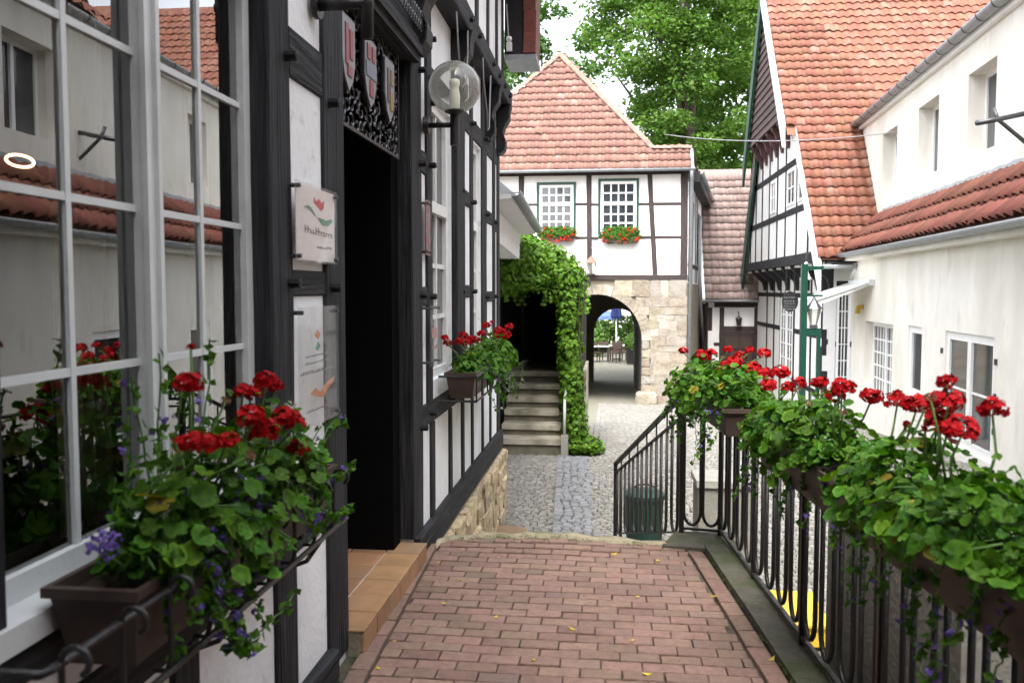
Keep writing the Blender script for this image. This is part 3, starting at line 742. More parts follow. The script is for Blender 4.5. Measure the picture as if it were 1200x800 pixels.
MB().box(-1.615, -1.59, 9.6, 9.9, .55, 1.9).build("shutter", M("teal_paint", (.06, .12, .12), .6, .2, 8), lw)

# ================================================================== STONE STAIR, IVY PORCH
stair = thing("stone_stair", "six worn stone steps climbing to the ivy-covered porch", "stair", (-1.1, 12.4, -.8))
riser_m = M("shaded_riser", (.17, .155, .115), .95, .25, 7, .5, 30, big=(3, .5, .7, (.09, .095, .05)))  # shade below each tread put into the riser colour, with greenish blotches
STP = [chunk("step", stone_step, (.98, .34, .16), .018, .006, 60 + i, 2) for i in range(3)]
for k in range(6):
    zt = -.80 + .172 * (k + 1)
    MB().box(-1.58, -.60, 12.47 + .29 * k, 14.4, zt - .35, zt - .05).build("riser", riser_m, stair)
    inst("step", STP[k % 3], stair, Matrix.Translation((-1.09, 12.60 + .29 * k, zt - .042)) @ Matrix.Diagonal((1, 1, .55, 1)))
MB().box(-1.6, -.35, 14.2, 16.2, -1.2, .225).build("landing", stone_step, stair)
MB().box(-.66, -.555, 12.30, 12.42, -.85, -.55).build("foot_block", concrete, stair)
hr = thing("stair_handrail", "pale metal handrail at the right of the stone steps", "handrail", (-.6, 12.4, -.8))
MB().tube([(-.612, 12.36, -.56), (-.612, 12.38, -.05), (-.60, 12.55, .12), (-.60, 13.9, .86), (-.6, 13.95, .80)], .022, 8).build("rail", grey_paint, hr, True)
MB().tube([(-.60, 13.2, -.3), (-.60, 13.2, .47)], .016, 8).build("post", grey_paint, hr)
porch = thing("ivy_porch", "dark timber porch hidden under ivy at the top of the stone steps", "porch", (-1.0, 14.3, .2))
MB().box(-1.62, -.32, 13.0, 16.3, 1.62, 1.78).build("roof", black_wood, porch)
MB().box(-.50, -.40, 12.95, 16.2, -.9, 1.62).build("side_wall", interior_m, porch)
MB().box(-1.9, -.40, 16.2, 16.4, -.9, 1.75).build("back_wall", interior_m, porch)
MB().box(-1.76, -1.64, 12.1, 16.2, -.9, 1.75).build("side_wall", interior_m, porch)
dr = MB().box(-1.35, -.65, 16.12, 16.19, .24, 1.6).build("door", brown_v, porch); MB().tube([(-.72, 16.1, .85), (-.72, 16.06, .85), (-.80, 16.06, .85)], .012, 6).build("handle", iron_grey, dr)

def leafquads(mb, p, nrm, size, r, fold=.25, asp=.8):
    nrm = V(nrm).normalized(); t = nrm.orthogonal().normalized(); a = r.uniform(0, 6.283); b = nrm.cross(t)
    u = t * math.cos(a) + b * math.sin(a); w = nrm.cross(u); p = V(p)
    mb.add([p - u * size, p + w * size * asp - nrm * size * fold, p + u * size, p - w * size * asp - nrm * size * fold], [(0, 1, 2), (0, 2, 3)])
def rnd_unit(r):
    while True:
        v = V((r.uniform(-1, 1), r.uniform(-1, 1), r.uniform(-1, 1)))
        if .05 < v.length < 1: return v.normalized()
def blob_leaves(mb, blobs, dens, size, r, inner=.75, clip=None, up=.3, lump=.12):
    for c, rd in blobs:
        c, rd = V(c), V(rd); area = 4 * math.pi * ((rd.x * rd.y) ** 1.6 / 3 + (rd.x * rd.z) ** 1.6 / 3 + (rd.y * rd.z) ** 1.6 / 3) ** (1 / 1.6)
        ph = [r.uniform(0, 6) for _ in range(3)]
        for _ in range(int(area * dens)):
            d = rnd_unit(r); k = r.uniform(inner, 1.05) + lump * math.sin(d.x * 7 + ph[0]) * math.sin(d.z * 8 + ph[1]) * math.cos(d.y * 6 + ph[2])
            p = c + V((d.x * rd.x, d.y * rd.y, d.z * rd.z)) * k
            if clip and not clip(p): continue
            nn = V((d.x / rd.x, d.y / rd.y, d.z / rd.z)).normalized() + V((0, 0, up)) + rnd_unit(r) * .7
            leafquads(mb, p, nn, size * r.uniform(.65, 1.25), r)
ivy = thing("ivy", "thick green ivy covering the porch roof and spilling down beside the steps", "ivy", (-.45, 12.7, -.8))
R = random.Random(14); mb = MB()
blob_leaves(mb, [((-1.30, 13.25, 2.08), (.36, .6, .36)), ((-1.12, 13.15, 2.02), (.42, .6, .33)), ((-.84, 13.1, 1.88), (.38, .6, .35)), ((-.60, 13.0, 1.66), (.30, .55, .38)), ((-1.48, 13.0, 1.80), (.22, .5, .36)),
                 ((-1.0, 12.95, 1.72), (.5, .4, .17)), ((-.57, 12.95, 1.25), (.21, .5, .55)), ((-.56, 12.85, .65), (.20, .45, .6)), ((-.52, 12.75, .05), (.20, .40, .6)), ((-.48, 12.68, -.45), (.20, .36, .5)), ((-.36, 12.6, -.72), (.30, .36, .14)), ((-.25, 12.6, -.78), (.22, .3, .07)),
                 ((-.62, 13.6, 1.2), (.14, .5, .6)), ((-1.30, 11.95, 2.02), (.26, .35, .30)), ((-1.42, 12.0, 1.80), (.24, .4, .34)), ((-1.15, 12.3, 2.0), (.3, .4, .32)), ((-1.2, 12.2, 1.72), (.34, .35, .16))], 560, .043, R, .68)
for k in range(60):
    x = R.uniform(-1.5, -.3); z = 1.75 - max(0, x + .9) * .2; p = V((x, R.uniform(12.55, 12.9), z - .1))
    for q in range(R.randint(2, 6)):
        leafquads(mb, p, V((R.uniform(-.4, .4), -1, R.uniform(0, .6))), R.uniform(.025, .045), R); p = p + V((R.uniform(-.03, .03), R.uniform(-.02, .02), -.06))
mb.build("foliage", leaf_ivy, ivy, norm=False)["kind"] = "stuff"
mb = MB()
for k in range(9):
    x = -.5 + R.uniform(-.12, .12); y = 12.75 + R.uniform(-.2, .3)
    mb.tube([(x + R.uniform(-.05, .05), y + R.uniform(-.05, .05), -.8 + .5 * q) for q in range(6)], [.022 - .003 * q for q in range(6)], 5)
mb.build("stems", bark, ivy)["kind"] = "stuff"

# ================================================================== GATEHOUSE
G = Fr((0, 25.0), (1, 0), (0, -1))
gate = thing("gatehouse", "half-timbered gatehouse with stone archway and steep rose tiled roof", "house", (-1.0, 25, -1.74))
AC, AR, AZ = -.30, 1.30, .10        # arch centre, radius, springing height
def arch_pts(c, r, zs, zb, n=20): return [(c - r, zb)] + [(c - r * math.cos(math.pi * k / n), zs + r * 1.03 * math.sin(math.pi * k / n)) for k in range(n + 1)] + [(c + r, zb)]
def arch_wall(mb, fr, s0, s1, z0, z1, d, c, r, zs, n=24):
    """sheet with an arched opening"""
    A = [(c - r * math.cos(math.pi * k / n), zs + r * 1.03 * math.sin(math.pi * k / n)) for k in range(n + 1)]
    mb.poly([fr(s0, z0, d), fr(c - r, z0, d), fr(c - r, z1, d), fr(s0, z1, d)]); mb.poly([fr(c + r, z0, d), fr(s1, z0, d), fr(s1, z1, d), fr(c + r, z1, d)])
    for k in range(n):
        (a, b), (a2, b2) = A[k], A[k + 1]; mb.poly([fr(a, b, d), fr(a2, b2, d), fr(a2, z1, d), fr(a, z1, d)])
    return A
mb = MB()
arch_wall(mb, G, -5.2, 2.26, -2.2, 1.86, -.06, AC, AR, AZ)
c2, r2, z2 = .38, .89, -.05
B = Fr((0, 32.6), (1, 0), (0, -1))
arch_wall(mb, B, -5.2, 3.1, -2.2, 1.86, 0, c2, r2, z2)
arch_wall(mb, B, -5.2, 3.1, -2.2, 1.86, -.8, c2, r2, z2)
A1, A2 = arch_pts(AC, AR, AZ, -2.2), arch_pts(c2, r2, z2, -2.2)
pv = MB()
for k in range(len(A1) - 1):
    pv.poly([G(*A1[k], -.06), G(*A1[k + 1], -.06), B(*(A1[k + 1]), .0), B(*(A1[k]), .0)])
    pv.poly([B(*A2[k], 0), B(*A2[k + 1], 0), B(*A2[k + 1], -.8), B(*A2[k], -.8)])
mb.poly([(2.26, 25.06, -2.2), (3.50, 33.4, -2.2), (3.50, 33.4, 1.86), (2.26, 25.06, 1.86)])
mb.poly([(-5.2, 25.06, 1.86), (2.26, 25.06, 1.86), (3.5, 33.4, 1.86), (-5.2, 33.4, 1.86)])
gw = mb.build("stone_wall", mortar, gate)
pv.build("passage_vault", M("dark_vault_stone", (.07, .06, .048), .95, .3, 5, .6, 14), gate)  # vault stone coloured darker than the wall around the arch
ST = [chunk("stone", stone_tan, (1, 1, 1), .10, .045, 80 + i, 2) for i in range(7)]
R = random.Random(17); z = -1.75
def inarch(s_, z_, g=0): return (abs(s_ - AC) < AR + g and z_ < AZ) or (z_ >= AZ and math.hypot(s_ - AC, (z_ - AZ) / 1.03) < AR + g)
while z < 1.84:
    h = R.uniform(.17, .36)
    if 1.86 - z - h < .18: h = 1.86 - z
    s_ = -2.6 - R.uniform(0, .3)
    while s_ < 2.26:
        w = R.uniform(.2, .58)
        if 2.27 - s_ - w < .2: w = 2.27 - s_
        a, b = s_, s_ + w; zc = z + h / 2
        # trim the stones against the arch ring
        if inarch((a + b) / 2, zc, .24):
            q = [x for x in np.linspace(a, b, 25) if not inarch(x, zc, .24) and not inarch(x, z + .05, .22)]
            if len(q) < 6: s_ += w; continue
            a, b = q[0], q[-1]
        inst("stone", R.choice(ST), gw, Matrix.Translation(G((a + b) / 2, zc, -.04 + R.uniform(-.012, .012))) @ Matrix.Rotation(R.uniform(-.04, .04), 4, 'Y') @ Matrix.Diagonal((b - a + .006, .11, h + .006, 1)))
        s_ += w
    z += h
nv = 15
for k in range(nv):
    t0, t1 = math.pi * k / nv + .004, math.pi * (k + 1) / nv - .004
    ro = AR + R.uniform(.25, .30); pr_ = []
    for (r_, t) in [(AR, t0), (AR, (t0 + t1) / 2), (AR, t1), (ro, t1), (ro, (t0 + t1) / 2), (ro, t0)]: pr_.append(G(AC + r_ * math.cos(t), AZ + 1.03 * r_ * math.sin(t), -.30))
    MB().extr(pr_, G.n * (.31 + R.uniform(-.01, .01))).build("voussoir", stone_tan, gw)
for k in range(6):
    z0 = -1.42 + k * .253
    for sg in (-1, 1):
        a = AC + sg * AR; wv = R.uniform(.22, .34)
        inst("stone", R.choice(ST), gw, Matrix.Translation(G(a + sg * wv / 2, z0 + .127, -.13 + R.uniform(-.01, .01))) @ Matrix.Diagonal((wv - .01, .30, .24, 1)))
fb = [chunk("foot_stone", stone_tan, (.62, .42, .42), .11, .02, 99, 3)]
inst("foot_stone", fb[0], gw, Matrix.Translation(G(AC + AR + .14, -1.60, .06))); inst("foot_stone", fb[0], gw, Matrix.Translation(G(AC - AR - .14, -1.60, .06)))
GW1, GW2 = (-2.0, -1.0, 3.24, 4.62), (-.22, .81, 3.16, 4.70)
holed_wall(G, -5.2, 2.26, 1.86, 5.02, -.02, .3, [GW1, GW2]).build("wall", plaster_far, gate)
def GB(*a, **k): return beam(G, gate, *a, mv=brown_v, mh=brown_h, **k)
GB(-5.2, 1.93, 2.28, 1.93, .15, -.1, .03)
GB(-5.2, 4.92, 2.28, 4.92, .10, -.1, .0)
for a, b, w in [(-2.52, -2.52, .16), (-.56, -.52, .15), (1.18, 1.36, .14), (2.16, 2.17, .2), (-3.9, -3.9, .16)]: GB(a, 4.87, b, 2.01, w)
for s0, s1, zc, w in [(-2.44, -2.06, 4.05, .07), (-.94, -.62, 4.05, .07), (-.48, -.28, 4.03, .07), (.87, 1.21, 4.03, .08), (1.29, 2.07, 4.03, .08), (-.94, -.60, 3.08, .08), (-2.44, -2.06, 3.1, .08), (-.48, -.28, 3.06, .08), (.87, 1.25, 3.08, .08), (1.36, 2.07, 3.08, .08), (-2.06, -.94, 3.18, .09), (-.28, .87, 3.10, .09)]:
    GB(s0, zc, s1, zc, w)
for (s0, s1, z0, z1) in (GW1, GW2):
    fr_ = MB()
    fr_.fbox(G, s0 - .07, s0, z0, z1 + .07, -.1, .015); fr_.fbox(G, s1, s1 + .07, z0, z1 + .07, -.1, .015); fr_.fbox(G, s0, s1, z1, z1 + .07, -.1, .013)
    fr_.build("window_surround", green_paint, gate)
    window(G, gate, s0, s1, z0, z1, -.03, 4, 5, white_paint, pane_far, .085, .04, 1, ((z0 + z1) / 2 + .13, 3), .07)
# hipped front roof
AP = V((-1.55, 27.5, 8.95)); EA = V((0, 24.66, 4.98))
sl = (AP - V((AP.x, EA.y, EA.z))).normalized(); SLEN = (AP - V((AP.x, EA.y, EA.z))).length
x0r, x1r = -5.45, 2.36; kick = .74
groof = MB().add([(x0r, EA.y, EA.z - .03), (x1r, EA.y, EA.z - .03), V((x1r, EA.y, EA.z - .03)) + sl * kick, V((1.28, EA.y, EA.z - .03)) + sl * kick, AP - V((0, 0, .03)), (AP.x, 32.5, AP.z - .03), (4.1, 35.2, 4.9), (x0r, 33, 4.9)],
                 [(0, 1, 2, 3, 4), (4, 3, 5), (3, 6, 5), (3, 2, 6), (0, 4, 5, 7)]).build("roof", tile_pk, gate)
def gkeep(a, b):
    x = x0r + a; t = (b + .1) / SLEN
    if x > x1r: return False
    left = x0r + (AP.x - x0r) * t
    right = x1r if b < kick - .1 else 1.28 + (AP.x - 1.28) * (b - kick) / (SLEN - kick)
    return left + .02 < x < right - .03
tile_roof(groof, (x0r, EA.y, EA.z), (1, 0, 0), sl, 38, 17, .2055, .288, tile_pk, 31, gkeep, lambda a, b: (0 if x0r + a > -3.6 else 1, b), 295, .05)
hip = MB()
nh = 8
for (r_, y0, y1) in ((.11, 0, .36), ): 
    vs = []; 
    for yy, rr in ((0, .105), (.37, .125)):
        for k in range(nh + 1): a = math.pi * k / nh; vs.append((rr * math.cos(a), yy, rr * .75 * math.sin(a)))
    hip.add(vs, [(k, k + 1, nh + 2 + k, nh + 1 + k) for k in range(nh)])
hipm = hip.mesh("hip_tile", M("hip_tile_weathered", (.25, .15, .12), .85, .2, 8, .3, 30, rnd=.2, hue=.01, big=(2, .55, .75, (.28, .21, .17))), True)
def hip_line(p, q, parent, n):
    p, q = V(p), V(q); t = (p - q).normalized(); L_ = (p - q).length
    x = t.cross(V((0, 0, 1))).normalized(); zz = x.cross(t)
    for k in range(n):
        m = Matrix((x, t, zz)).transposed().to_4x4(); m.translation = q + t * (L_ * k / n) + V((0, 0, .02 + .01 * (k % 2))); inst("hip_tile", hipm, parent, m @ Matrix.Diagonal((1, L_ / n / .34, 1, 1)))
K1 = V((1.28, EA.y, EA.z)) + sl * kick
hip_line(AP, K1, groof, 14); hip_line(AP, (x0r, EA.y, EA.z), groof, 20); hip_line(K1, (x1r, K1.y, K1.z), groof, 4)
MB().obox(AP + V((-1.0, -.35, -1.05)), (.55, .02, .42), (.0, -.10, -.06), (-.05, -.05, .12)).build("mortar_patch", plaster_far, groof)
MB().obox((x1r - .03, EA.y - .03, EA.z - .12), (.06, 0, 0), sl * kick, (0, 0, .14)).build("verge_board", white_paint, groof)
mb = MB(); half_pipe(mb, (-5.4, 24.58, 4.98), (2.42, 24.58, 4.98), .075); mb.build("gutter", zinc, gate, True)
MB().tube([(2.32, 24.58, 4.93), (2.34, 24.7, 4.72), (2.36, 24.92, 4.5), (2.36, 24.92, -1.7)], .05, 8).build("downpipe", zinc, gate, True)
# wing running back to the right
WG = Fr((2.30, 25.05), (3.86 - 2.30, 9.9), (9.9, -1.56))
wg = holed_wall(WG, 0, 10, 1.75, 4.9, 0, .3, [(1.8, 3.0, 2.4, 4.3), (4.6, 6.6, 2.4, 4.2), (7.6, 9.2, 2.4, 4.2)]).build("wing_wall", plaster_far, gate)
for s0, s1 in ((1.8, 3.0), (4.6, 6.6), (7.6, 9.2)): window(WG, gate, s0, s1, 2.4, 4.25, -.05, 2, 3, green_paint, pane_far, .1, .05, 1)
for s_ in (.1, 1.5, 3.4, 4.3, 7.0, 9.6): beam(WG, gate, s_, 1.8, s_, 4.85, .18, -.1, .02, mat=brown_v)
beam(WG, gate, 0, 2.3, 10, 2.3, .12, -.1, .015, mat=brown_v); beam(WG, gate, 0, 4.8, 10, 4.8, .3, -.1, .3, mat=black_wood)
mb = MB(); half_pipe(mb, WG(0, 4.95, .32), WG(10.2, 4.95, .32), .09); mb.build("gutter", zinc, gate, True)
holed_wall(WG, .02, 10, -2.2, 1.75, -.01, .3, []).build("wing_base", stone_tan, gate)
MB().tube([WG(3.9, 4.0, .12), WG(3.9, 1.7, .12), WG(5.5, 0.6, .12), WG(7.5, -.6, .12), WG(7.5, -1.8, .12)], .055, 8).build("downpipe", zinc, gate, True)

# flower boxes and lantern on the gatehouse
def flower_mound(name, label, c, w, h, seed, nred=26):
    r = random.Random(seed); c = V(c)
    t = thing(name, label, "flower box", c, None)
    MB().extr([c + V((-w / 2, -.24, -.17)), c + V((w / 2, -.24, -.17)), c + V((w / 2, -.03, -.17)), c + V((-w / 2, -.03, -.17))], (0, 0, .17)).build("box", planter_m, t)
    mb = MB(); blob_leaves(mb, [(c + V((w * q, -.14, .06)), (w * .3, .2, h)) for q in (-.3, 0, .3)], 900, .035, r, .5)
    mb.build("foliage", leaf_small, t, norm=False)["kind"] = "stuff"
    for k in range(nred):
        p = c + V((r.uniform(-.5, .5) * w * 1.05, -.14 - r.uniform(.12, .22), r.uniform(-.20, .20)))
        inst("flower_head", HEADS_O[k % 2], t, Matrix.Translation(p) @ Matrix.Rotation(r.uniform(0, 6), 4, 'Z') @ Matrix.Diagonal((.05, .05, .05, 1)))
def head_mesh(name, mat, seed, nf=26, up=-.35):
    r = random.Random(seed); mb = MB()
    k = 0
    while k < nf:
        d = rnd_unit(r)
        if d.z < up: continue
        k += 1; c = d * r.uniform(.68, .98); t = d.orthogonal().normalized(); b = d.cross(t); a0 = r.uniform(0, 6)
        n2 = (d + rnd_unit(r) * .35).normalized(); t = n2.orthogonal().normalized(); b = n2.cross(t)
        for q in range(5):
            a = a0 + q * 1.2566; u = t * math.cos(a) + b * math.sin(a); w = n2.cross(u)
            L_ = r.uniform(.30, .40)
            mb.add([c, c + u * L_ * .6 + w * L_ * .42 + n2 * .06, c + u * L_ + n2 * r.uniform(-.05, .1), c + u * L_ * .6 - w * L_ * .42 + n2 * .06], [(0, 1, 2, 3)])
    return mb.mesh(name, mat, False, False)
HEADS_O = [head_mesh("flower_head", petal_org, 70 + i, 14) for i in range(2)]
HEADS_R = [head_mesh("flower_head", petal_red, 75 + i, 44, -.5) for i in range(4)]
flower_mound("window_flower_box", "orange red flowers in the box under the gatehouse's left window", (-1.45, 24.98, 3.14), .95, .22, 1)
flower_mound("window_flower_box", "orange red flowers in the box under the gatehouse's right window", (.36, 24.98, 3.10), 1.0, .26, 2)
ln = thing("gate_lantern", "small hanging lantern on the gatehouse wall beside the archway", "lantern", (-.5, 24.8, 1.9))
MB().lathe([(.10, 0), (.16, .32)], (-.47, 24.72, 2.02), 6).build("glass", glass_globe, ln); MB().lathe([(.19, .32), (.07, .46), (.02, .52), (0, .53)], (-.47, 24.72, 2.02), 6).build("cap", tile_pk, ln)
MB().tube([(-.47, 24.72, 2.5), (-.47, 24.75, 2.75), (-.47, 24.98, 2.8)], .02, 6).build("bracket", iron, ln); MB().lathe([(0, -.02), (.11, -.02), (.11, .01), (0, .01)], (-.47, 24.72, 2.02), 6).build("base", iron, ln)

# ================================================================== BROWN-ROOFED HOUSE
bh = thing("brown_roofed_house", "small half-timbered house with weathered brown tiled roof behind the gabled house", "house", (4.6, 31, -1.8))
BF = Fr((0, 30.8), (1, 0), (0, -1))
holed_wall(BF, 3.52, 6.2, -2.2, 1.2, -.02, .3, []).build("wall", plaster_far, bh)
def BB(*a): return beam(BF, bh, *a, mv=brown_v, mh=brown_h)
for s_, w in ((3.60, .2), (4.02, .16), (5.22, .16), (6.1, .2)): BB(s_, -2, s_, .95, w)
for s0, s1, zc, w in ((3.5, 6.2, 1.05, .18), (4.10, 5.14, .20, .18), (3.7, 3.94, -.35, .12), (5.3, 6.0, -.35, .12)): BB(s0, zc, s1, zc, w)
dr = MB().fbox(BF, 4.10, 5.14, -2.0, .10, -.06, .0).build("door", brown_v, bh)
for k in range(2):
    for q in range(2): MB().fbox(BF, 4.18 + q * .48, 4.60 + q * .48, -1.0 + k * .5, -.6 + k * .5, .001, .02).build("door_panel", wicker, dr)
MB().tube([BF(5.02, -1, .0), BF(5.02, -1, .05), BF(4.94, -1, .05)], .015, 6).build("handle", iron_grey, dr)
r0, r1 = V((3.40, 30.45, 1.22)), V((3.40, 33.6, 6.2)); us = (r1 - r0).normalized(); sl2 = (r1 - r0).length
br = MB().add([r0 - V((0, 0, .04)), r0 + V((3.0, 0, -.04)), r1 + V((3.0, 0, -.04)), r1 - V((0, 0, .04)), r1 + V((0, 3.1, -5)), r1 + V((3, 3.1, -5))], [(0, 1, 2, 3), (3, 2, 5, 4)]).build("roof", tile_br, bh)
tile_roof(br, r0, (1, 0, 0), us, 11, int(sl2 / .33), .27, .33, tile_br, 33, None, lambda a, b: a, 295, .055)
MB().obox(r0 + V((-.10, 0, -.12)), (.10, 0, 0), r1 - r0, (0, 0, .19)).build("verge_board", grey_paint, br)
mb = MB(); half_pipe(mb, r0 + V((-.1, -.06, .0)), r0 + V((3.0, -.06, 0)), .08); mb.build("gutter", zinc, bh, True)
MB().add([(3.52, 30.8, 1.2), (3.52, 36.7, 1.2), (3.52, 33.6, 6.1), (3.62, 30.8, 1.2), (3.62, 36.7, 1.2), (3.62, 33.6, 6.1)], [(0, 1, 2), (3, 4, 5)]).build("gable_wall", plaster_far, bh)
holed_wall(Fr((3.52, 30.8), (0, 1), (-1, 0)), 0, 5.9, -2.2, 1.2, -.03, .2, []).build("side_wall", plaster_far, bh)
dl = thing("door_lantern", "small black lantern above the brown door of the brown-roofed house", "lantern", (4.58, 30.6, .4))
MB().lathe([(.0, 0), (.07, 0), (.11, .22), (.13, .24), (.03, .34), (0, .36)], (4.58, 30.62, .32), 6).build("body", iron, dl); MB().tube([(4.58, 30.62, .68), (4.58, 30.66, .78), (4.58, 30.8, .80)], .02, 6).build("bracket", iron, dl)

# ================================================================== GABLED HALF-TIMBERED HOUSE
gh = thing("gabled_house", "half-timbered house with boarded gable and large orange tiled roof on the right", "house", (6, 25, -1.4))
S0, S1, SA, ZE, ZA = 19.93, 30.68, 25.9, 2.44, 10.3
kn, kf = (ZA - ZE) / (SA - S0), (ZA - ZE) / (S1 - SA)
GL = Fr((4.8, 0), (0, 1), (-1, 0)); GU = Fr((4.5, 0), (0, 1), (-1, 0)); GG = Fr((5.2, 0), (0, 1), (-1, 0)); GFt = Fr((5.2, 21.5), (1, 0), (0, -1))
MB().extr([GL(S0, ZE - .3, -.02), GL(S1, ZE - .3, -.02), GL(S1, ZE, -.02), GL(SA, ZA, -.02), GL(S0, ZE, -.02)], (.2, 0, 0)).build("gable_wall", plaster_far, gh)
def HB(fr, *a, **k): return beam(fr, gh, *a, mv=beam_v, mh=beam_h, **k)
zs = 6.05
for s_ in (20.5, 21.45, 22.75, 24.15, 25.3, 26.5, 27.7, 28.8, 29.8):
    zt = min(zs, ZE + (s_ - S0) * kn, ZE + (S1 - s_) * kf) - .1
    HB(GL, s_, ZE, s_, zt, .13)
for z_ in (3.62, 4.88): HB(GL, S0 + (z_ - ZE) / kn + .1, z_, S1 - (z_ - ZE) / kf - .1, z_, .17)
HB(GL, S0 - .1, 2.33, S1 + .1, 2.33, .26, -.2, .10, name="jetty_beam")
for a, b in ((21.6, 22.6), (22.95, 23.95), (25.5, 26.3)): window(GL, gh, a, b, 3.80, 4.74, .012, 2, 2, white_paint, pane_far, .07, .04, 1, None, .06)
nb = 19; bhh = (ZA - zs) / nb
for k in range(nb):
    z0, z1 = zs + k * bhh, zs + (k + 1) * bhh; a0, b0 = S0 + (z0 - ZE) / kn, S1 - (z0 - ZE) / kf; a1, b1 = S0 + (z1 - ZE) / kn, S1 - (z1 - ZE) / kf
    MB().add([GU(a0, z0, .05), GU(b0, z0, .05), GU(b1, z1, .012), GU(a1, z1, .012), GU(a0, z0, 0), GU(b0, z0, 0), GU(b1, z1, 0), GU(a1, z1, 0)], [(0, 1, 2, 3), (0, 1, 5, 4), (1, 2, 6, 5), (3, 0, 4, 7), (4, 5, 6, 7)]).build("gable_board", board_m, gh)
MB().extr([GU(S0 + (zs - ZE) / kn, zs, -.005), GU(S1 - (zs - ZE) / kf, zs, -.005), GU(SA, ZA, -.005)], (.28, 0, 0)).build("gable_head", black_wood, gh)
dred = M("dark_red_paint", (.06, .022, .025), .6, .3, 12)
for s_ in (23.0, 23.8, 24.6, 25.4, 26.2, 27.0, 27.8):
    MB().extr([(4.80, s_ - .09, 5.35), (4.77, s_ - .09, 5.35), (4.72, s_ - .09, 5.55), (4.62, s_ - .09, 5.68), (4.58, s_ - .09, 5.85), (4.49, s_ - .09, 5.95), (4.48, s_ - .09, 6.04), (4.80, s_ - .09, 6.04)], (0, .18, 0)).build("corbel", dred, gh)
def barge(x, sa, sb, near, mat, w=.30):
    k_ = kn if near else -kf; s_e = S0 if near else S1
    za, zb = ZE + (sa - s_e) * k_, ZE + (sb - s_e) * k_
    MB().obox((x, sa, za - w), (.07, 0, 0), (0, sb - sa, zb - za), (0, 0, w + .10)).build("bargeboard", mat, gh)
barge(4.64, S0 - .28, 22.75, True, white_paint, .52); barge(4.34, 22.35, SA, True, white_paint, .48)
barge(4.66, S1 + .35, 28.3, False, green_paint, .9); barge(4.34, 28.75, SA, False, green_paint, .7)
u_ = V((0, SA - S0, ZA - ZE)).normalized(); slen = math.hypot(SA - S0, ZA - ZE) + .35
ro = V((4.72, S0, ZE)) - u_ * .35 + V((0, 0, .12))
deck = MB().add([ro - V((0, 0, .05)), ro + V((9, 0, -.05)), ro + u_ * slen + V((9, 0, -.05)), ro + u_ * slen + V((-.28, 0, -.05)), ro + u_ * 4.0 + V((-.3, 0, -.05)), ro + u_ * 4.0 - V((0, 0, .05)), V((4.78, S1 + .3, ZE - .3)), V((13.7, S1 + .3, ZE - .3))], [(0, 1, 2, 3, 4, 5), (3, 2, 7, 6)]).build("roof", tile_or, gh)
def ghkey(a, b):
    return (0 if b * .6 < 5 and a < 3.4 else 1, b * .4 + a)
tile_roof(deck, ro - V((.3, 0, 0)), (1, 0, 0), u_, 36, 33, .235, .303, tile_or, 41, lambda a, b: a > .3 or b > 4.0, ghkey, 298, .055)
mb = MB(); half_pipe(mb, (4.70, S0 - .30, ZE - .32), (5.6, S0 - .30, ZE - .32), .085); mb.build("gutter", zinc, gh, True)
# ground floor under the jetty
holed_wall(GG, 21.5, 30.6, -2.0, 2.2, -.02, .3, []).build("ground_floor_wall", plaster_far, gh)
for s_ in (21.6, 22.7, 23.7, 24.7, 26.6, 27.6, 28.8): HB(GG, s_, -1.6, s_, 2.2, .14 if s_ > 22 else .2)
for s0, s1, z_ in ((21.7, 24.6, .42), (26.7, 30.6, .42), (21.7, 30.6, 1.42), (21.7, 24.6, -1.0)): HB(GG, s0, z_, s1, z_, .13)
window(GG, gh, 24.8, 25.62, -.9, 1.33, .015, 2, 5, white_paint, pane_far, .06, .04, 1, None, .06); window(GG, gh, 25.68, 26.5, -.9, 1.33, .015, 2, 5, white_paint, pane_far, .06, .04, 1, None, .06)
for s_ in (20.6, 21.8, 23.0, 24.2, 25.4, 26.6, 27.8, 29.0):
    MB().extr([(5.2, s_ - .1, 1.55), (5.14, s_ - .1, 1.55), (5.08, s_ - .1, 1.8), (4.95, s_ - .1, 1.92), (4.78, s_ - .1, 2.08), (4.72, s_ - .1, 2.2), (5.2, s_ - .1, 2.2)], (0, .2, 0)).build("bracket", black_wood, gh)
holed_wall(GFt, 0, 2.0, -2.0, 2.6, -.02, .2, []).build("front_wall", plaster_far, gh)
for s_, w in ((.08, .16), (.9, .17)): HB(GFt, s_, -1.6, s_, 2.2, w)
for z_ in (1.72, .25): HB(GFt, .16, z_, .82, z_, .13, mat=black_wood)
HB(GFt, 0, 2.25, 1.6, 2.25, .2, mat=black_wood)
window(GFt, gh, .34, .66, -1.4, 1.5, .02, 3, 7, white_paint, pane_far, .055, .022, 1, None, .06)
MB().box(4.85, 6.2, 19.7, 21.5, 2.16, 2.2).build("eaves_soffit", black_wood, gh)
MB().tube([(5.45, S0 - .3, 2.05), (5.5, 20.1, 1.85), (5.75, 20.4, 1.6), (5.95, 20.6, 1.3)], .055, 8).build("downpipe", grey_paint, gh, True)

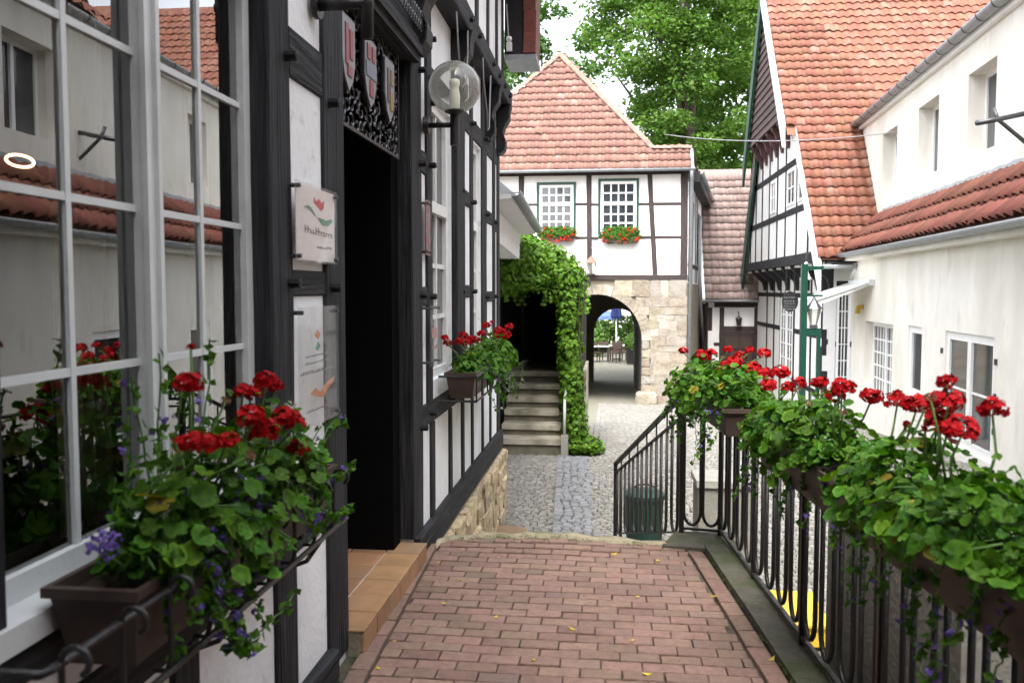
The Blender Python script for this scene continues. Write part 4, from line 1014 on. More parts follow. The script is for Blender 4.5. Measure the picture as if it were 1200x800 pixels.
# ================================================================== WHITE HOUSE WITH PENT ROOF
aw = rad(3.5)
WL = Fr((5.0, 12.0), (math.sin(aw), math.cos(aw)), (-math.cos(aw), math.sin(aw)))
wh = thing("white_house", "long white rendered house with red tiled pent roof on the right", "house", (5.2, 14, -.9))
HA, HBk, HC = (4.57, 6.74, -.62, .92), (2.74, 3.55, -.25, .95), (-.36, 1.58, -.70, .95)
holed_wall(WL, -14, 8.0, -1.6, 2.32, 0, .22, [HA, HBk, HC]).build("lower_wall", plaster_cream, wh)
UPW = [(6.98, 8.18, 3.70, 5.02), (4.25, 5.48, 3.70, 5.05), (1.58, 2.78, 3.70, 5.02), (-1.3, -.1, 3.7, 5.02), (-4.2, -3.0, 3.7, 5.02), (-7.2, -6, 3.7, 5.02)]
holed_wall(WL, -14, 10.9, 2.9, 5.62, -.6, .34, UPW).build("upper_wall", plaster_cream, wh)
MB().poly([WL(10.9, -1.6, -.6), WL(10.9, 5.62, -.6), WL(10.9, 5.62, -7), WL(10.9, -1.6, -7)]).build("end_wall", plaster_cream, wh)
MB().poly([WL(8.0, -1.6, 0), WL(8.0, 2.32, 0), WL(8.0, 3.2, -.6), WL(8.0, -1.6, -.6)]).build("end_wall", plaster_cream, wh)
window(WL, wh, *HA, -.16, 4, 5, white_paint, pane_far, .10, .035, 2, None, .06)
window(WL, wh, *HBk, -.03, 1, 1, white_paint, pane_far, .12, .035, 1, None, .06)
window(WL, wh, *HC, -.03, 1, 2, white_paint, pane_far, .12, .03, 2, None, .06, .14)
for h in UPW: window(WL, wh, *h, -.86, 1, 1, white_paint, pane_far, .07, .03, 2, None, .06)
for q in range(3):
    for sx in (1.68, -.46): MB().fbox(WL, sx - .02, sx + .02, -.3 + .45 * q, -.22 + .45 * q, .0, .03).build("hinge", iron_grey, wh)
pu = (WL.n * -.85 + V((0, 0, .88))).normalized()
pr0 = WL(8.05, 2.40, .27)
pent = MB().add([WL(8.05, 2.36, .27), WL(-14, 2.36, .27), WL(-14, 3.24, -.58), WL(8.05, 3.24, -.58)], [(0, 1, 2, 3)]).build("pent_roof", tile_dk, wh)
tile_roof(pent, pr0, -WL.u, pu, 92, 3, .236, .385, tile_dk, 43, None, lambda a, b: a if a < 13 else 100 + a, 200, .075)
lead = MB()
for k in range(70):
    s_ = 8.0 - k * .3; lead.add([WL(s_, 3.20, -.52), WL(s_ - .3, 3.20, -.52), WL(s_ - .3, 3.36 + .02 * (k % 2), -.597), WL(s_, 3.36 + .02 * ((k + 1) % 2), -.597)], [(0, 1, 2, 3)])
lead.build("lead_flashing", zinc, pent)
mb = MB(); half_pipe(mb, WL(8.1, 2.36, .34), WL(-14, 2.34, .34), .085); gt = mb.build("lower_gutter", zinc, wh, True)
MB().fbox(WL, -14, 8.0, 2.20, 2.318, .003, .24).build("eaves_board", plaster_cream, wh)
mb = MB(); half_pipe(mb, WL(10.9, 5.66, -.42), WL(-14, 5.66, -.42), .10); gt = mb.build("upper_gutter", zinc, wh, True)
for k in range(22): half = MB(); half_pipe(half, WL(10.4 - k * .62, 5.662, -.42), WL(10.36 - k * .62, 5.662, -.42), .106); half.build("gutter_strap", iron_grey, gt)
MB().fbox(WL, -14, 10.9, 5.50, 5.60, -.597, -.50).build("eaves_board", white_paint, wh)
MB().tube([WL(10.6, 5.58, -.42), WL(10.62, 5.3, -.44), WL(10.6, 5.1, -.54), WL(10.6, 3.4, -.54), WL(10.3, 3.2, -.5)], .06, 10).build("downpipe", zinc, wh, True)
MB().add([WL(1.0, 5.70, -.5), WL(10.9, 5.70, -.5), WL(10.9, 6.3, -6), WL(1.0, 6.3, -6)], [(0, 1, 2, 3)]).build("flat_roof", zinc, wh)
sr = MB().add([WL(-14, 5.70, -.42), WL(1.0, 5.70, -.42), WL(1.0, 10.2, -5), WL(-14, 10.2, -5)], [(0, 1, 2, 3)]).build("steep_roof", tile_dk, wh)
tu = (WL.n * -4.58 + V((0, 0, 4.5))).normalized()
tile_roof(sr, WL(1.0, 5.74, -.42), -WL.u, tu, 49, 19, .30, .34, tile_dk, 44, None, None, 0, .06)
MB().obox(WL(-.3, 6.9, -1.55) + V((0, 0, .12)), WL.u * -.8, tu * 1.1, V((0, 0, .05))).build("skylight", pane_far, wh)
MB().tube([WL(6.95, 1.2, .01), WL(6.95, 1.2, .10), WL(6.95, 1.06, .12)], .05, 8).build("bell_box", yellow_m, wh)
br_ = thing("lamp_bracket", "grey metal arm sticking out from the upper white wall at the right edge", "bracket", WL(1.0, 3.8, -.6))
MB().tube([WL(.45, 3.95, -.6), WL(.35, 3.86, -.2), WL(.25, 3.80, .1)], .035, 8).build("arm", iron_grey, br_, True); MB().tube([WL(.45, 3.55, -.6), WL(.35, 3.86, -.2), WL(.38, 4.02, -.15)], .028, 8).build("brace", iron_grey, br_, True)
an = thing("folding_awning", "cream folding awning over the entrance between gabled and white house", "awning", WL(7, 1.7, 0))
MB().add([WL(6.1, 1.72, .02), WL(7.9, 1.72, .02), WL(7.9, 1.36, 1.15), WL(6.1, 1.36, 1.15), WL(6.1, 1.68, .02), WL(7.9, 1.68, .02), WL(7.9, 1.22, 1.15), WL(6.1, 1.22, 1.15)], [(0, 1, 2, 3), (4, 5, 6, 7), (0, 3, 7, 4), (1, 2, 6, 5), (2, 3, 7, 6), (0, 1, 5, 4)]).build("cloth", awning_m, an)
MB().tube([WL(6.08, 1.74, .02), WL(6.08, 1.34, 1.17)], .02, 6).build("arm", grey_paint, an); MB().tube([WL(7.92, 1.74, .02), WL(7.92, 1.34, 1.17)], .02, 6).build("arm", grey_paint, an)
MB().fbox(WL, 6.0, 8.0, 1.66, 1.78, .0, .1).build("cassette", grey_paint, an)

# signs and lamps in front of the gabled house
sp = thing("green_sign_post", "dark green post with arms carrying a lantern before the gabled house", "post", (3.58, 16.2, -1.1))
for a, b in (((3.53, 16.15, -1.12), (.11, .1, 3.16)), ): MB().box(a[0], a[0] + b[0], a[1], a[1] + b[1], a[2], a[2] + b[2]).build("post", green_bright, sp)
MB().box(3.645, 3.92, 16.16, 16.24, 1.93, 2.0).build("top_arm", green_bright, sp); MB().box(3.645, 3.90, 16.16, 16.24, .73, .86).build("lower_arm", green_bright, sp); MB().box(3.83, 3.89, 16.16, 16.24, -1.1, .728).build("inner_post", green_bright, sp)
MB().box(3.645, 3.92, 16.17, 16.23, 1.44, 1.48).build("cross_bar", green_bright, sp)
lt = thing("street_lantern", "grey glass lantern standing on the green post's lower arm", "lantern", (3.77, 16.2, .87))
MB().lathe([(.05, .0), (.06, .06), (.13, .36)], (3.77, 16.2, .862), 6).build("glass", glass_globe, lt); MB().lathe([(.15, .36), (.08, .46), (.05, .50), (.03, .56), (0, .60)], (3.77, 16.2, .862), 6).build("cap", iron_grey, lt); MB().lathe([(.0, -.0), (.07, -.0), (.07, .05), (.03, .06)], (3.77, 16.2, .864), 6).build("foot", iron_grey, lt)
os_ = thing("oval_sign", "black oval sign with white lettering hanging under the gabled house's jetty", "sign", (4.6, 22.3, 1.3))
ell = [(4.60 + .20 * math.cos(t), 22.3, 1.27 + .26 * math.sin(t)) for t in np.linspace(0, 2 * math.pi, 25)[:-1]]
MB().extr(ell, (0, .04, 0)).build("board", blackboard, os_)
mb = MB()
for q, (zz, n_, h_) in enumerate([(1.36, 5, .05), (1.27, 4, .05), (1.21, 6, .025), (1.14, 6, .025), (1.07, 4, .045)]):
    for p in strokes(90 + q, -.14, .14, 0, h_, n_): mb.extr([(4.60 + x, 22.294, zz + y) for x, y in p], (0, .004, 0))
mb.build("lettering", shield_white, os_)
for dx in (-.12, .12): MB().tube([(4.6 + dx, 22.32, 1.48), (4.6 + dx * .7, 22.32, 2.22)], .01, 5).build("chain", iron, os_)
bl = thing("bell_lamp", "white bell-shaped lamp hanging from the jetty beam of the gabled house", "lamp", (4.62, 20.9, 1.9))
MB().lathe([(.03, .42), (.05, .36), (.05, .2), (.09, .1), (.14, .03), (.15, 0), (.12, .0), (.0, .1)], (4.62, 20.7, 1.80), 14).build("shade", grey_paint, bl, True); MB().tube([(4.62, 20.7, 2.2), (4.62, 20.7, 2.4), (4.75, 20.7, 2.42)], .018, 6).build("arm", iron_grey, bl)
oc = MB().tube([(1.6 + (6.2 - 1.6) * t, 25.3 + (19.0 - 25.3) * t, 6.05 + (4.9 - 6.05) * t - .8 * t * (1 - t)) for t in np.linspace(0, 1, 14)], .011, 5)
tag(oc.build("overhead_cable", cable_m, None, True), "thin cable strung across the lane from gatehouse to white house", "cable")

# ================================================================== UNSEEN HOUSE added behind the viewer to shade the near foreground
rh = thing("added_rear_blocker", "tall dark boarded house added unseen behind the viewer to block light", "house", (3, -4.5, -.75))
RF = Fr((0, -2.6), (1, 0), (0, 1))
holed_wall(RF, -1.05, 9.0, -.8, 8.0, 0, .3, [(.6, 1.7, 3.2, 4.6), (3.4, 4.5, 3.2, 4.6), (6.2, 7.3, 3.2, 4.6)]).build("wall", board_m, rh)
for a_ in (.6, 3.4, 6.2): window(RF, rh, a_, a_ + 1.1, 3.2, 4.6, -.06, 2, 3, grey_paint, pane_far, .08, .04)
MB().extr([(-1.3, -2.2, 7.9), (-1.3, -7.5, 7.9), (-1.3, -4.9, 11.6)], (10.6, 0, 0)).build("roof", tile_dk, rh)

# ================================================================== TREES
def tree(name, label, base, trunk_r, H, crown_c, crown_r, nclump, nleaf, size, mat, seed, limb=9, clump_r=1.0, clip=None):
    r = random.Random(seed); base, cc, cr = V(base), V(crown_c), V(crown_r)
    t = thing(name, label, "tree", base)
    mb = MB(); top = V((cc.x, cc.y, cc.z + cr.z * .5))
    pts = [base + (top - base) * k / 7 + V((r.uniform(-.15, .15), r.uniform(-.15, .15), 0)) * (k > 0) for k in range(8)]
    mb.tube(pts, [trunk_r * (1 - .11 * k) for k in range(8)], 10)
    tr_ = mb.build("trunk", bark, t, True)
    cl = []
    while len(cl) < nclump:
        d = rnd_unit(r); k = r.uniform(.15, 1) ** .45
        p = cc + V((d.x * cr.x, d.y * cr.y, d.z * cr.z)) * k
        if clip and not clip(p): continue
        cl.append(p)
    for q in range(limb):
        p = r.choice(cl); s_ = pts[r.randint(2, 5)]; m = s_.lerp(p, .5) + V((0, 0, r.uniform(.1, .8)))
        MB().tube([s_, s_.lerp(m, .5) + V((0, 0, .2)), m, m.lerp(p, .6), p], [trunk_r * .42, trunk_r * .34, trunk_r * .25, trunk_r * .16, trunk_r * .06], 7).build("limb", bark, t, True)
    mb = MB(); tot = 0
    for p in cl:
        n_ = int(nleaf / nclump * r.uniform(.5, 1.5)); rr = clump_r * r.uniform(.6, 1.25)
        for _ in range(n_):
            d = rnd_unit(r) * (r.random() ** .4) * rr
            leafquads(mb, p + V((d.x, d.y, d.z * .6)), V((d.x * .5, d.y * .5, .9)) + rnd_unit(r) * .8, size * r.uniform(.6, 1.3), r, .3, .62)
    mb.build("crown", mat, t, norm=False)
    return t
tree("maple_tree", "tall leafy maple tree rising behind the gatehouse roof", (4.2, 43, -1.9), .42, 14, (3.6, 43, 13.2), (4.6, 4.5, 9.5), 200, 52000, .12, leaf_tree, 51, 12, 1.1,
     lambda p: p.x > 3.9 - (p.z - 6.0) * .60 and p.z > 5.2)
tree("maple_tree", "darker broad tree filling the gap right of the maple behind the gabled house", (8.5, 50, -1.9), .4, 14, (8.0, 50, 10.5), (5.0, 4.5, 8.5), 130, 22000, .19, leaf_tree, 52, 6, 1.4)
tree("birch_tree", "pale distant tree at the left behind the gatehouse ridge", (-5.0, 64, -1.9), .3, 16, (-5.0, 64, 14.5), (4.4, 4, 9.0), 90, 12000, .22, leaf_far, 53, 7, 1.2)
tree("garden_tree", "low dark tree behind the brown roof and the gatehouse wing", (3.8, 47, -1.9), .3, 8, (3.9, 47, 5.6), (4.4, 3.5, 3.6), 70, 14000, .16, leaf_tree, 54, 5, 1.2)

# ================================================================== COURTYARD beyond the archway
def parasol(name, label, x, y, zb, h, closed, mat):
    t = thing(name, label, "parasol", (x, y, zb))
    MB().tube([(x, y, zb), (x, y, zb + h)], .03, 8).build("pole", grey_paint, t); MB().lathe([(.3, 0), (.3, .06), (.06, .1)], (x, y, zb), 12).build("base", concrete, t)
    mb = MB(); n = 16
    prof = [(.05, h), (.10, h - .3), (.17, h - .9), (.23, h - 1.45), (.16, h - 1.6)] if closed else [(.04, h), (.9, h - .32), (1.6, h - .62), (1.62, h - .8)]
    vs = []
    for r_, z_ in prof:
        for k in range(n): rr = r_ * (1 + (.28 if closed else 0) * (-1) ** k); a = 2 * math.pi * k / n; vs.append((x + rr * math.cos(a), y + rr * math.sin(a), zb + z_))
    mb.add(vs, [(i * n + k, i * n + (k + 1) % n, (i + 1) * n + (k + 1) % n, (i + 1) * n + k) for i in range(len(prof) - 1) for k in range(n)]); mb.build("canopy", mat, t)
parasol("parasol", "folded dark blue parasol standing in the courtyard beyond the archway", .45, 43.5, -1.9, 3.6, True, parasol_m)
parasol("parasol", "open blue parasol at the left beyond the archway", -.95, 47.0, -1.9, 2.7, False, M("parasol_sky", (.10, .17, .36), .8, .1, 5))
parasol("parasol", "open white parasol at the right beyond the archway", 1.75, 48.0, -1.9, 2.9, False, awning_m)
def chair(x, y, a, label):
    t = thing("garden_chair", label, "chair", (x, y, -1.9), "chairs in the courtyard beyond the archway")
    m = Matrix.Translation((x, y, -1.9)) @ Matrix.Rotation(a, 4, 'Z')
    def b(nm, x0, x1, y0, y1, z0, z1):
        mb = MB().box(x0, x1, y0, y1, z0, z1); mb.v = [tuple(m @ V(v)) for v in mb.v]; mb.build(nm, wicker, t)
    b("seat", -.24, .24, -.24, .24, .42, .48); b("backrest", -.24, .24, .20, .25, .48, .95)
    for sx in (-.22, .18):
        for sy in (-.22, .18): b("leg", sx, sx + .04, sy, sy + .04, 0, .42)
    for sx in (-.25, .21): b("armrest", sx, sx + .04, -.22, .2, .62, .66)
chair(-.62, 41.6, .3, "brown chair at the left end of the courtyard tables"); chair(-.1, 42.2, 2.8, "brown chair behind the left courtyard table"); chair(.35, 41.4, -.5, "brown chair between the two courtyard tables"); chair(.85, 41.9, 1.2, "brown chair nearest the planted tub in the courtyard")
def table(x, y, label):
    t = thing("garden_table", label, "table", (x, y, -1.9), "tables in the courtyard beyond the archway")
    MB().box(x - .45, x + .45, y - .35, y + .35, -1.19, -1.15).build("table_top", grey_paint, t)
    for sx in (-.4, .36):
        for sy in (-.3, .26): MB().box(x + sx, x + sx + .04, y + sy, y + sy + .04, -1.9, -1.19).build("leg", wicker, t)
table(-.35, 41.9, "pale topped table at the left beyond the archway"); table(.55, 42.6, "pale topped table under the folded blue parasol")
tb = thing("planted_tub", "dark planter tub with green shrub at the right beyond the archway", "planter", (1.2, 40.6, -1.9))
MB().extr([(.92, 40.4, -1.88), (1.5, 40.4, -1.88), (1.5, 40.9, -1.88), (.92, 40.9, -1.88)], (0, 0, .75)).build("tub", iron, tb)
R = random.Random(77); mb = MB(); blob_leaves(mb, [((1.2, 40.65, -.9), (.45, .4, .42))], 500, .06, R, .5); mb.build("foliage", leaf_tree, tb, norm=False)
def bush(name, label, c, rd, seed, size=.1, dens=90, mat=None):
    r = random.Random(seed); t = thing(name, label, "bush", (c[0], c[1], -1.9)); mb = MB(); blob_leaves(mb, [(c, rd)], dens, size, r, .45); mb.build("foliage", mat or leaf_tree, t, norm=False)
    MB().tube([(c[0], c[1], -1.9), (c[0], c[1], c[2])], .06, 6).build("stem", bark, t)
bush("hedge", "green hedge across the back of the courtyard, left half", (-1.0, 50.5, -.8), (2.2, .8, 1.5), 1); bush("hedge", "green hedge across the back of the courtyard, right half", (2.2, 50.5, -.7), (2.0, .8, 1.7), 2); bush("shrub", "rounded shrub behind the courtyard chairs", (-.5, 45.2, -1.1), (.6, .5, .8), 3)
cbd = thing("courtyard_house", "pale house front closing off the courtyard beyond the archway", "house", (0, 56, -1.9))
CF = Fr((0, 56), (1, 0), (0, -1))
holed_wall(CF, -7, 3, -2, 3.5, 0, .3, [(-2, -1, -.5, 1), (.2, 1.2, -.5, 1)]).build("wall", plaster_far, cbd)
for a in (-2, .2): window(CF, cbd, a, a + 1, -.5, 1, -.08, 2, 2, white_paint, pane_far, .08, .05)
MB().extr([(-7, 55.7, 3.4), (-7, 60, 3.4), (-7, 60, 6.0)], (10, 0, 0)).build("roof", tile_br, cbd)

# ================================================================== IRON RAILINGS
def rx(y): return .75 - .082 * (y - 5.0)
def loop_bar(mb, p, q, ztop, zbot, r=.0105, f=None):
    """one U-shaped baluster hanging between the points p and q"""
    p, q = V(p), V(q); w = (q - p).length / 2; c = (p + q) / 2; d = (q - p).normalized()
    zt0, zt1 = (ztop, ztop) if not isinstance(ztop, tuple) else ztop
    pts = [V((p.x, p.y, zt0)), V((p.x, p.y, zbot + w * 1.6))]
    for k in range(1, 8):
        a = math.pi * k / 8; x = c - d * w * math.cos(a); pts.append(V((x.x, x.y, zbot + w * 1.6 * (1 - math.sin(a)))))
    pts += [V((q.x, q.y, zbot + w * 1.6)), V((q.x, q.y, zt1))]
    return mb.tube(pts, r, 6)
rl = thing("terrace_railing", "black wrought iron railing with U-shaped bars along the terrace", "railing", (.88, 3.4, .03))
RZ = .885
P = lambda y, z, o=0: V((rx(y) + o, y, z))
a, b = 1.25, 5.42
MB().obox(P(a, RZ - .012, -.02), P(b, RZ, 0) - P(a, RZ, 0), (.04, .003, 0), (0, 0, .014)).build("top_rail", iron, rl)
for z_, t_ in ((.775, .012), (.055, .016)): MB().obox(P(a, z_ - t_ / 2, -.011), P(b, z_, 0) - P(a, z_, 0), (.022, .002, 0), (0, 0, t_)).build("rail", iron if z_ > .5 else iron_worn, rl)
y = a
while y <= b + .01:
    MB().obox(P(y, -.02, -.0145) - V((0, .0145, 0)), (.029, 0, 0), (0, .029, 0), (0, 0, RZ)).build("post", iron, rl); y += .834
y = a + .045; k = 0
while y < b - .13:
    if min(abs((y + .0675 - a) % .834), .834 - (y + .0675 - a) % .834) > .06: loop_bar(MB(), P(y, 0), P(y + .135, 0), .775, .085).build("baluster", iron, rl, True)
    y += .2085; k += 1
y = a + .03
while y < b:
    MB().tube([P(y, .775), P(y, RZ - .012)], .006, 5).build("spindle", iron, rl); y += .178
# short return across the terrace corner
C0, C1 = V((.722, 5.42, 0)), V((.478, 5.46, 0))
cr = thing("corner_railing", "short black railing closing the terrace's far corner", "railing", (.6, 5.44, .02))
for z_, t_, m_ in ((RZ - .06, .018, iron), (.775, .012, iron), (.045, .014, iron)): MB().obox(C0 + V((-.012, -.01, z_ - t_ / 2)), C1 - C0 + V((.024, 0, 0)), (0, .02, 0), (0, 0, t_)).build("rail", m_, cr)
for q in (.04, .52): loop_bar(MB(), C0.lerp(C1, q), C0.lerp(C1, q + .42), .775, .07).build("baluster", iron, cr, True)
MB().box(.463, .493, 5.445, 5.475, -.1, .90).build("post", iron, cr)
# railing that falls beside the hidden steps
D0, D1 = V((.47, 5.48, 0)), V((.075, 7.0, 0))
dr = thing("stair_railing", "sloping black railing descending from the terrace corner to the lane", "railing", (.3, 6.2, -.5))
MB().obox(D0 + V((-.018, 0, .875)), D1 - D0 + V((0, 0, .125 - .875)), (.036, .008, 0), (0, 0, .018)).build("top_rail", iron, dr)
MB().obox(D0 + V((-.01, 0, .745)), D1 - D0 + V((0, 0, .055 - .745)), (.02, .004, 0), (0, 0, .014)).build("rail", iron, dr)
MB().obox(D0 + V((-.01, 0, .005)), D1 - D0 + V((0, 0, -.455)), (.02, .004, 0), (0, 0, .014)).build("rail", iron, dr)
for q in range(7):
    t0, t1 = q / 7 + .03, q / 7 + .105; p, q_ = D0.lerp(D1, t0), D0.lerp(D1, t1)
    loop_bar(MB(), p, q_, (.745 - .69 * t0, .745 - .69 * t1), .03 - .455 * t1).build("baluster", iron, dr, True)
    MB().tube([D0.lerp(D1, t0) + V((0, 0, .75 - .69 * t0)), D0.lerp(D1, t0) + V((0, 0, .88 - .75 * t0))], .006, 5).build("spindle", iron, dr)
MB().box(.06, .09, 6.985, 7.015, -.77, .14).build("post", iron, dr); MB().box(.105, .13, 6.86, 6.885, -.72, .1).build("post", iron, dr)

# ================================================================== things on the lane beyond the railing
gb = thing("green_bin", "dark green litter bin behind the sloping railing", "bin", (.34, 7.45, -.75))
MB().lathe([(0, 0), (.15, 0), (.17, .5), (.185, .5), (.185, .54), (.15, .56), (0, .57)], (.335, 7.5, -.76), 18).build("body", bin_green, gb)
MB().tube([(.335 + .1 * math.cos(t), 7.5, -.19 + .05 * math.sin(t)) for t in np.linspace(0, math.pi, 8)], .01, 6).build("handle", iron, gb)
spst = thing("stone_block", "pale stone block standing on the cobbles behind the corner railing", "block", (1.03, 7.7, -.75))
inst("shaft", chunk("shaft", grey_wall, (.46, .46, .62), .012, .003, 5, 2), spst, Matrix.Translation((1.03, 7.72, -.47)))
inst("cap", chunk("cap", concrete, (.50, .50, .07), .012, .003, 6, 2), spst, Matrix.Translation((1.03, 7.72, -.13)))
yb = thing("yellow_grit_box", "yellow box with orange disc at the foot of the terrace railing", "box", (1.25, 5.9, -.75))
MB().extr([(1.10, 5.62, -.76), (1.44, 5.62, -.76), (1.44, 6.14, -.76), (1.10, 6.14, -.76)], (0, 0, .13)).build("body", yellow_m, yb)
MB().add([(1.08, 5.60, -.63), (1.46, 5.60, -.63), (1.46, 6.16, -.60), (1.08, 6.16, -.60), (1.08, 5.60, -.61), (1.46, 5.60, -.61), (1.46, 6.16, -.58), (1.08, 6.16, -.58)], [(0, 1, 2, 3), (4, 5, 6, 7), (0, 1, 5, 4), (1, 2, 6, 5), (2, 3, 7, 6), (3, 0, 4, 7)]).build("lid", yellow_m, yb)
MB().lathe([(0, .02), (.045, .02), (.05, 0)], (1.17, 5.62, -.69), 16, V((0, -1, 0))).build("disc", orange_m, yb)
gp2 = thing("grey_garden_wall", "short grey rendered wall running behind the near railing bars", "wall", (1.17, 3.4, -.75))
inst("wall", chunk("wall", grey_wall, (.2, 1.25, 1.40), .012, .004, 9, 2), gp2, Matrix.Translation((1.17, 3.42, -.06)) @ Matrix.Rotation(rad(4.7), 4, "Z"))

# ================================================================== PLANTERS AND GERANIUMS
def leaf_mesh(name, mat, seed, n=18):
    r = random.Random(seed); vs = [(0, 0, -.06)]; q = r.uniform(0, 6)
    def zz(a, k): return k * (.10 * math.cos(2 * a + q) + .07 * math.sin(6 * a + q)) + .10 * k * k
    for k in range(n):
        a = 2 * math.pi * k / n + .2; rr = (1 + .055 * math.cos(a * 6 + q)) * r.uniform(.965, 1.035) * (.5 if k == 0 else 1)
        vs.append((rr * math.cos(a), rr * math.sin(a), zz(a, 1) + r.uniform(-.02, .03)))
    for k in range(n):
        a = 2 * math.pi * k / n + .2; vs.append((.58 * math.cos(a) * (.6 if k == 0 else 1), .58 * math.sin(a), zz(a, .55)))
    fs = [(0, n + 1 + k, n + 1 + (k + 1) % n) for k in range(n)] + [(n + 1 + k, 1 + k, 1 + (k + 1) % n, n + 1 + (k + 1) % n) for k in range(n)]
    me = bpy.data.meshes.new(name); me.from_pydata(vs, [], fs); me.materials.append(mat); me.polygons.foreach_set("use_smooth", [True] * len(fs))
    ca = me.color_attributes.new("zone", 'FLOAT_COLOR', 'POINT')
    for i in range(len(vs)):
        v = 1.12 if i == 0 else (1.22 + .12 * math.cos(6 * 2 * math.pi * i / n) if i <= n else .66)
        ca.data[i].color = (v * (.9 if i > n else 1.0), v, v, 1)
    me.update(); return me
def zone(m):
    n, l = m.node_tree.nodes, m.node_tree.links; p = n["Principled BSDF"]
    base = p.inputs["Base Color"].links[0].from_socket
    at = n.new("ShaderNodeAttribute"); at.attribute_name = "zone"
    mx = n.new("ShaderNodeMix"); mx.data_type = 'RGBA'; mx.blend_type = 'MULTIPLY'; mx.inputs[0].default_value = 1
    l.new(base, mx.inputs[6]); l.new(at.outputs["Color"], mx.inputs[7]); l.new(mx.outputs[2], p.inputs["Base Color"])
zone(leaf_ger)
leaf_yel = leafmat("yellowed_leaf", (.20, .19, .012), (.33, .27, .03), .35, .6)
LEAF = [leaf_mesh("leaf", leaf_ger, 10 + i) for i in range(5)]
LEAF_Y = leaf_mesh("leaf", leaf_yel, 31)
spent_m = M("spent_bloom", (.16, .075, .04), .9, .3, 30)
SPENT = head_mesh("spent_head", spent_m, 99, 16)
def orient(p, nrm, size, r, flat=1.0):
    nrm = V(nrm).normalized(); t = nrm.orthogonal().normalized(); b = nrm.cross(t); a = r.uniform(0, 6.283)
    x = t * math.cos(a) + b * math.sin(a); y = nrm.cross(x)
    m = Matrix((x * size, y * size, nrm * size * flat)).transposed().to_4x4(); m.translation = p; return m
def planter_box(name, label, p0, p1, ztop, w=.20, h=.165, group=None):
    p0, p1 = V((*p0, 0)), V((*p1, 0)); d = (p1 - p0).normalized(); s_ = V((d.y, -d.x, 0))
    t = thing(name, label, "planter", ((p0 + p1) / 2) + V((0, 0, ztop - h)), group)
    def ring(ww, z, e): return [p0 - d * e - s_ * ww / 2 + V((0, 0, z)), p1 + d * e - s_ * ww / 2 + V((0, 0, z)), p1 + d * e + s_ * ww / 2 + V((0, 0, z)), p0 - d * e + s_ * ww / 2 + V((0, 0, z))]
    rs = [ring(w * .74, ztop - h, -.03), ring(w * .96, ztop - .02, 0), ring(w * 1.08, ztop - .02, .012), ring(w * 1.08, ztop, .012), ring(w * .94, ztop, -.006), ring(w * .90, ztop - .035, -.012)]
    mb = MB(); mb.add([v for g in rs for v in g], [(0, 3, 2, 1)] + [(4 * i + k, 4 * i + (k + 1) % 4, 4 * i + 4 + (k + 1) % 4, 4 * i + 4 + k) for i in range(5) for k in range(4)])
    mb.build("box", planter_m, t)
    sl_ = [v + V((0, 0, .006)) for v in rs[5]]; mb = MB(); mb.poly(sl_); mb.build("soil", soil, t)
    return t
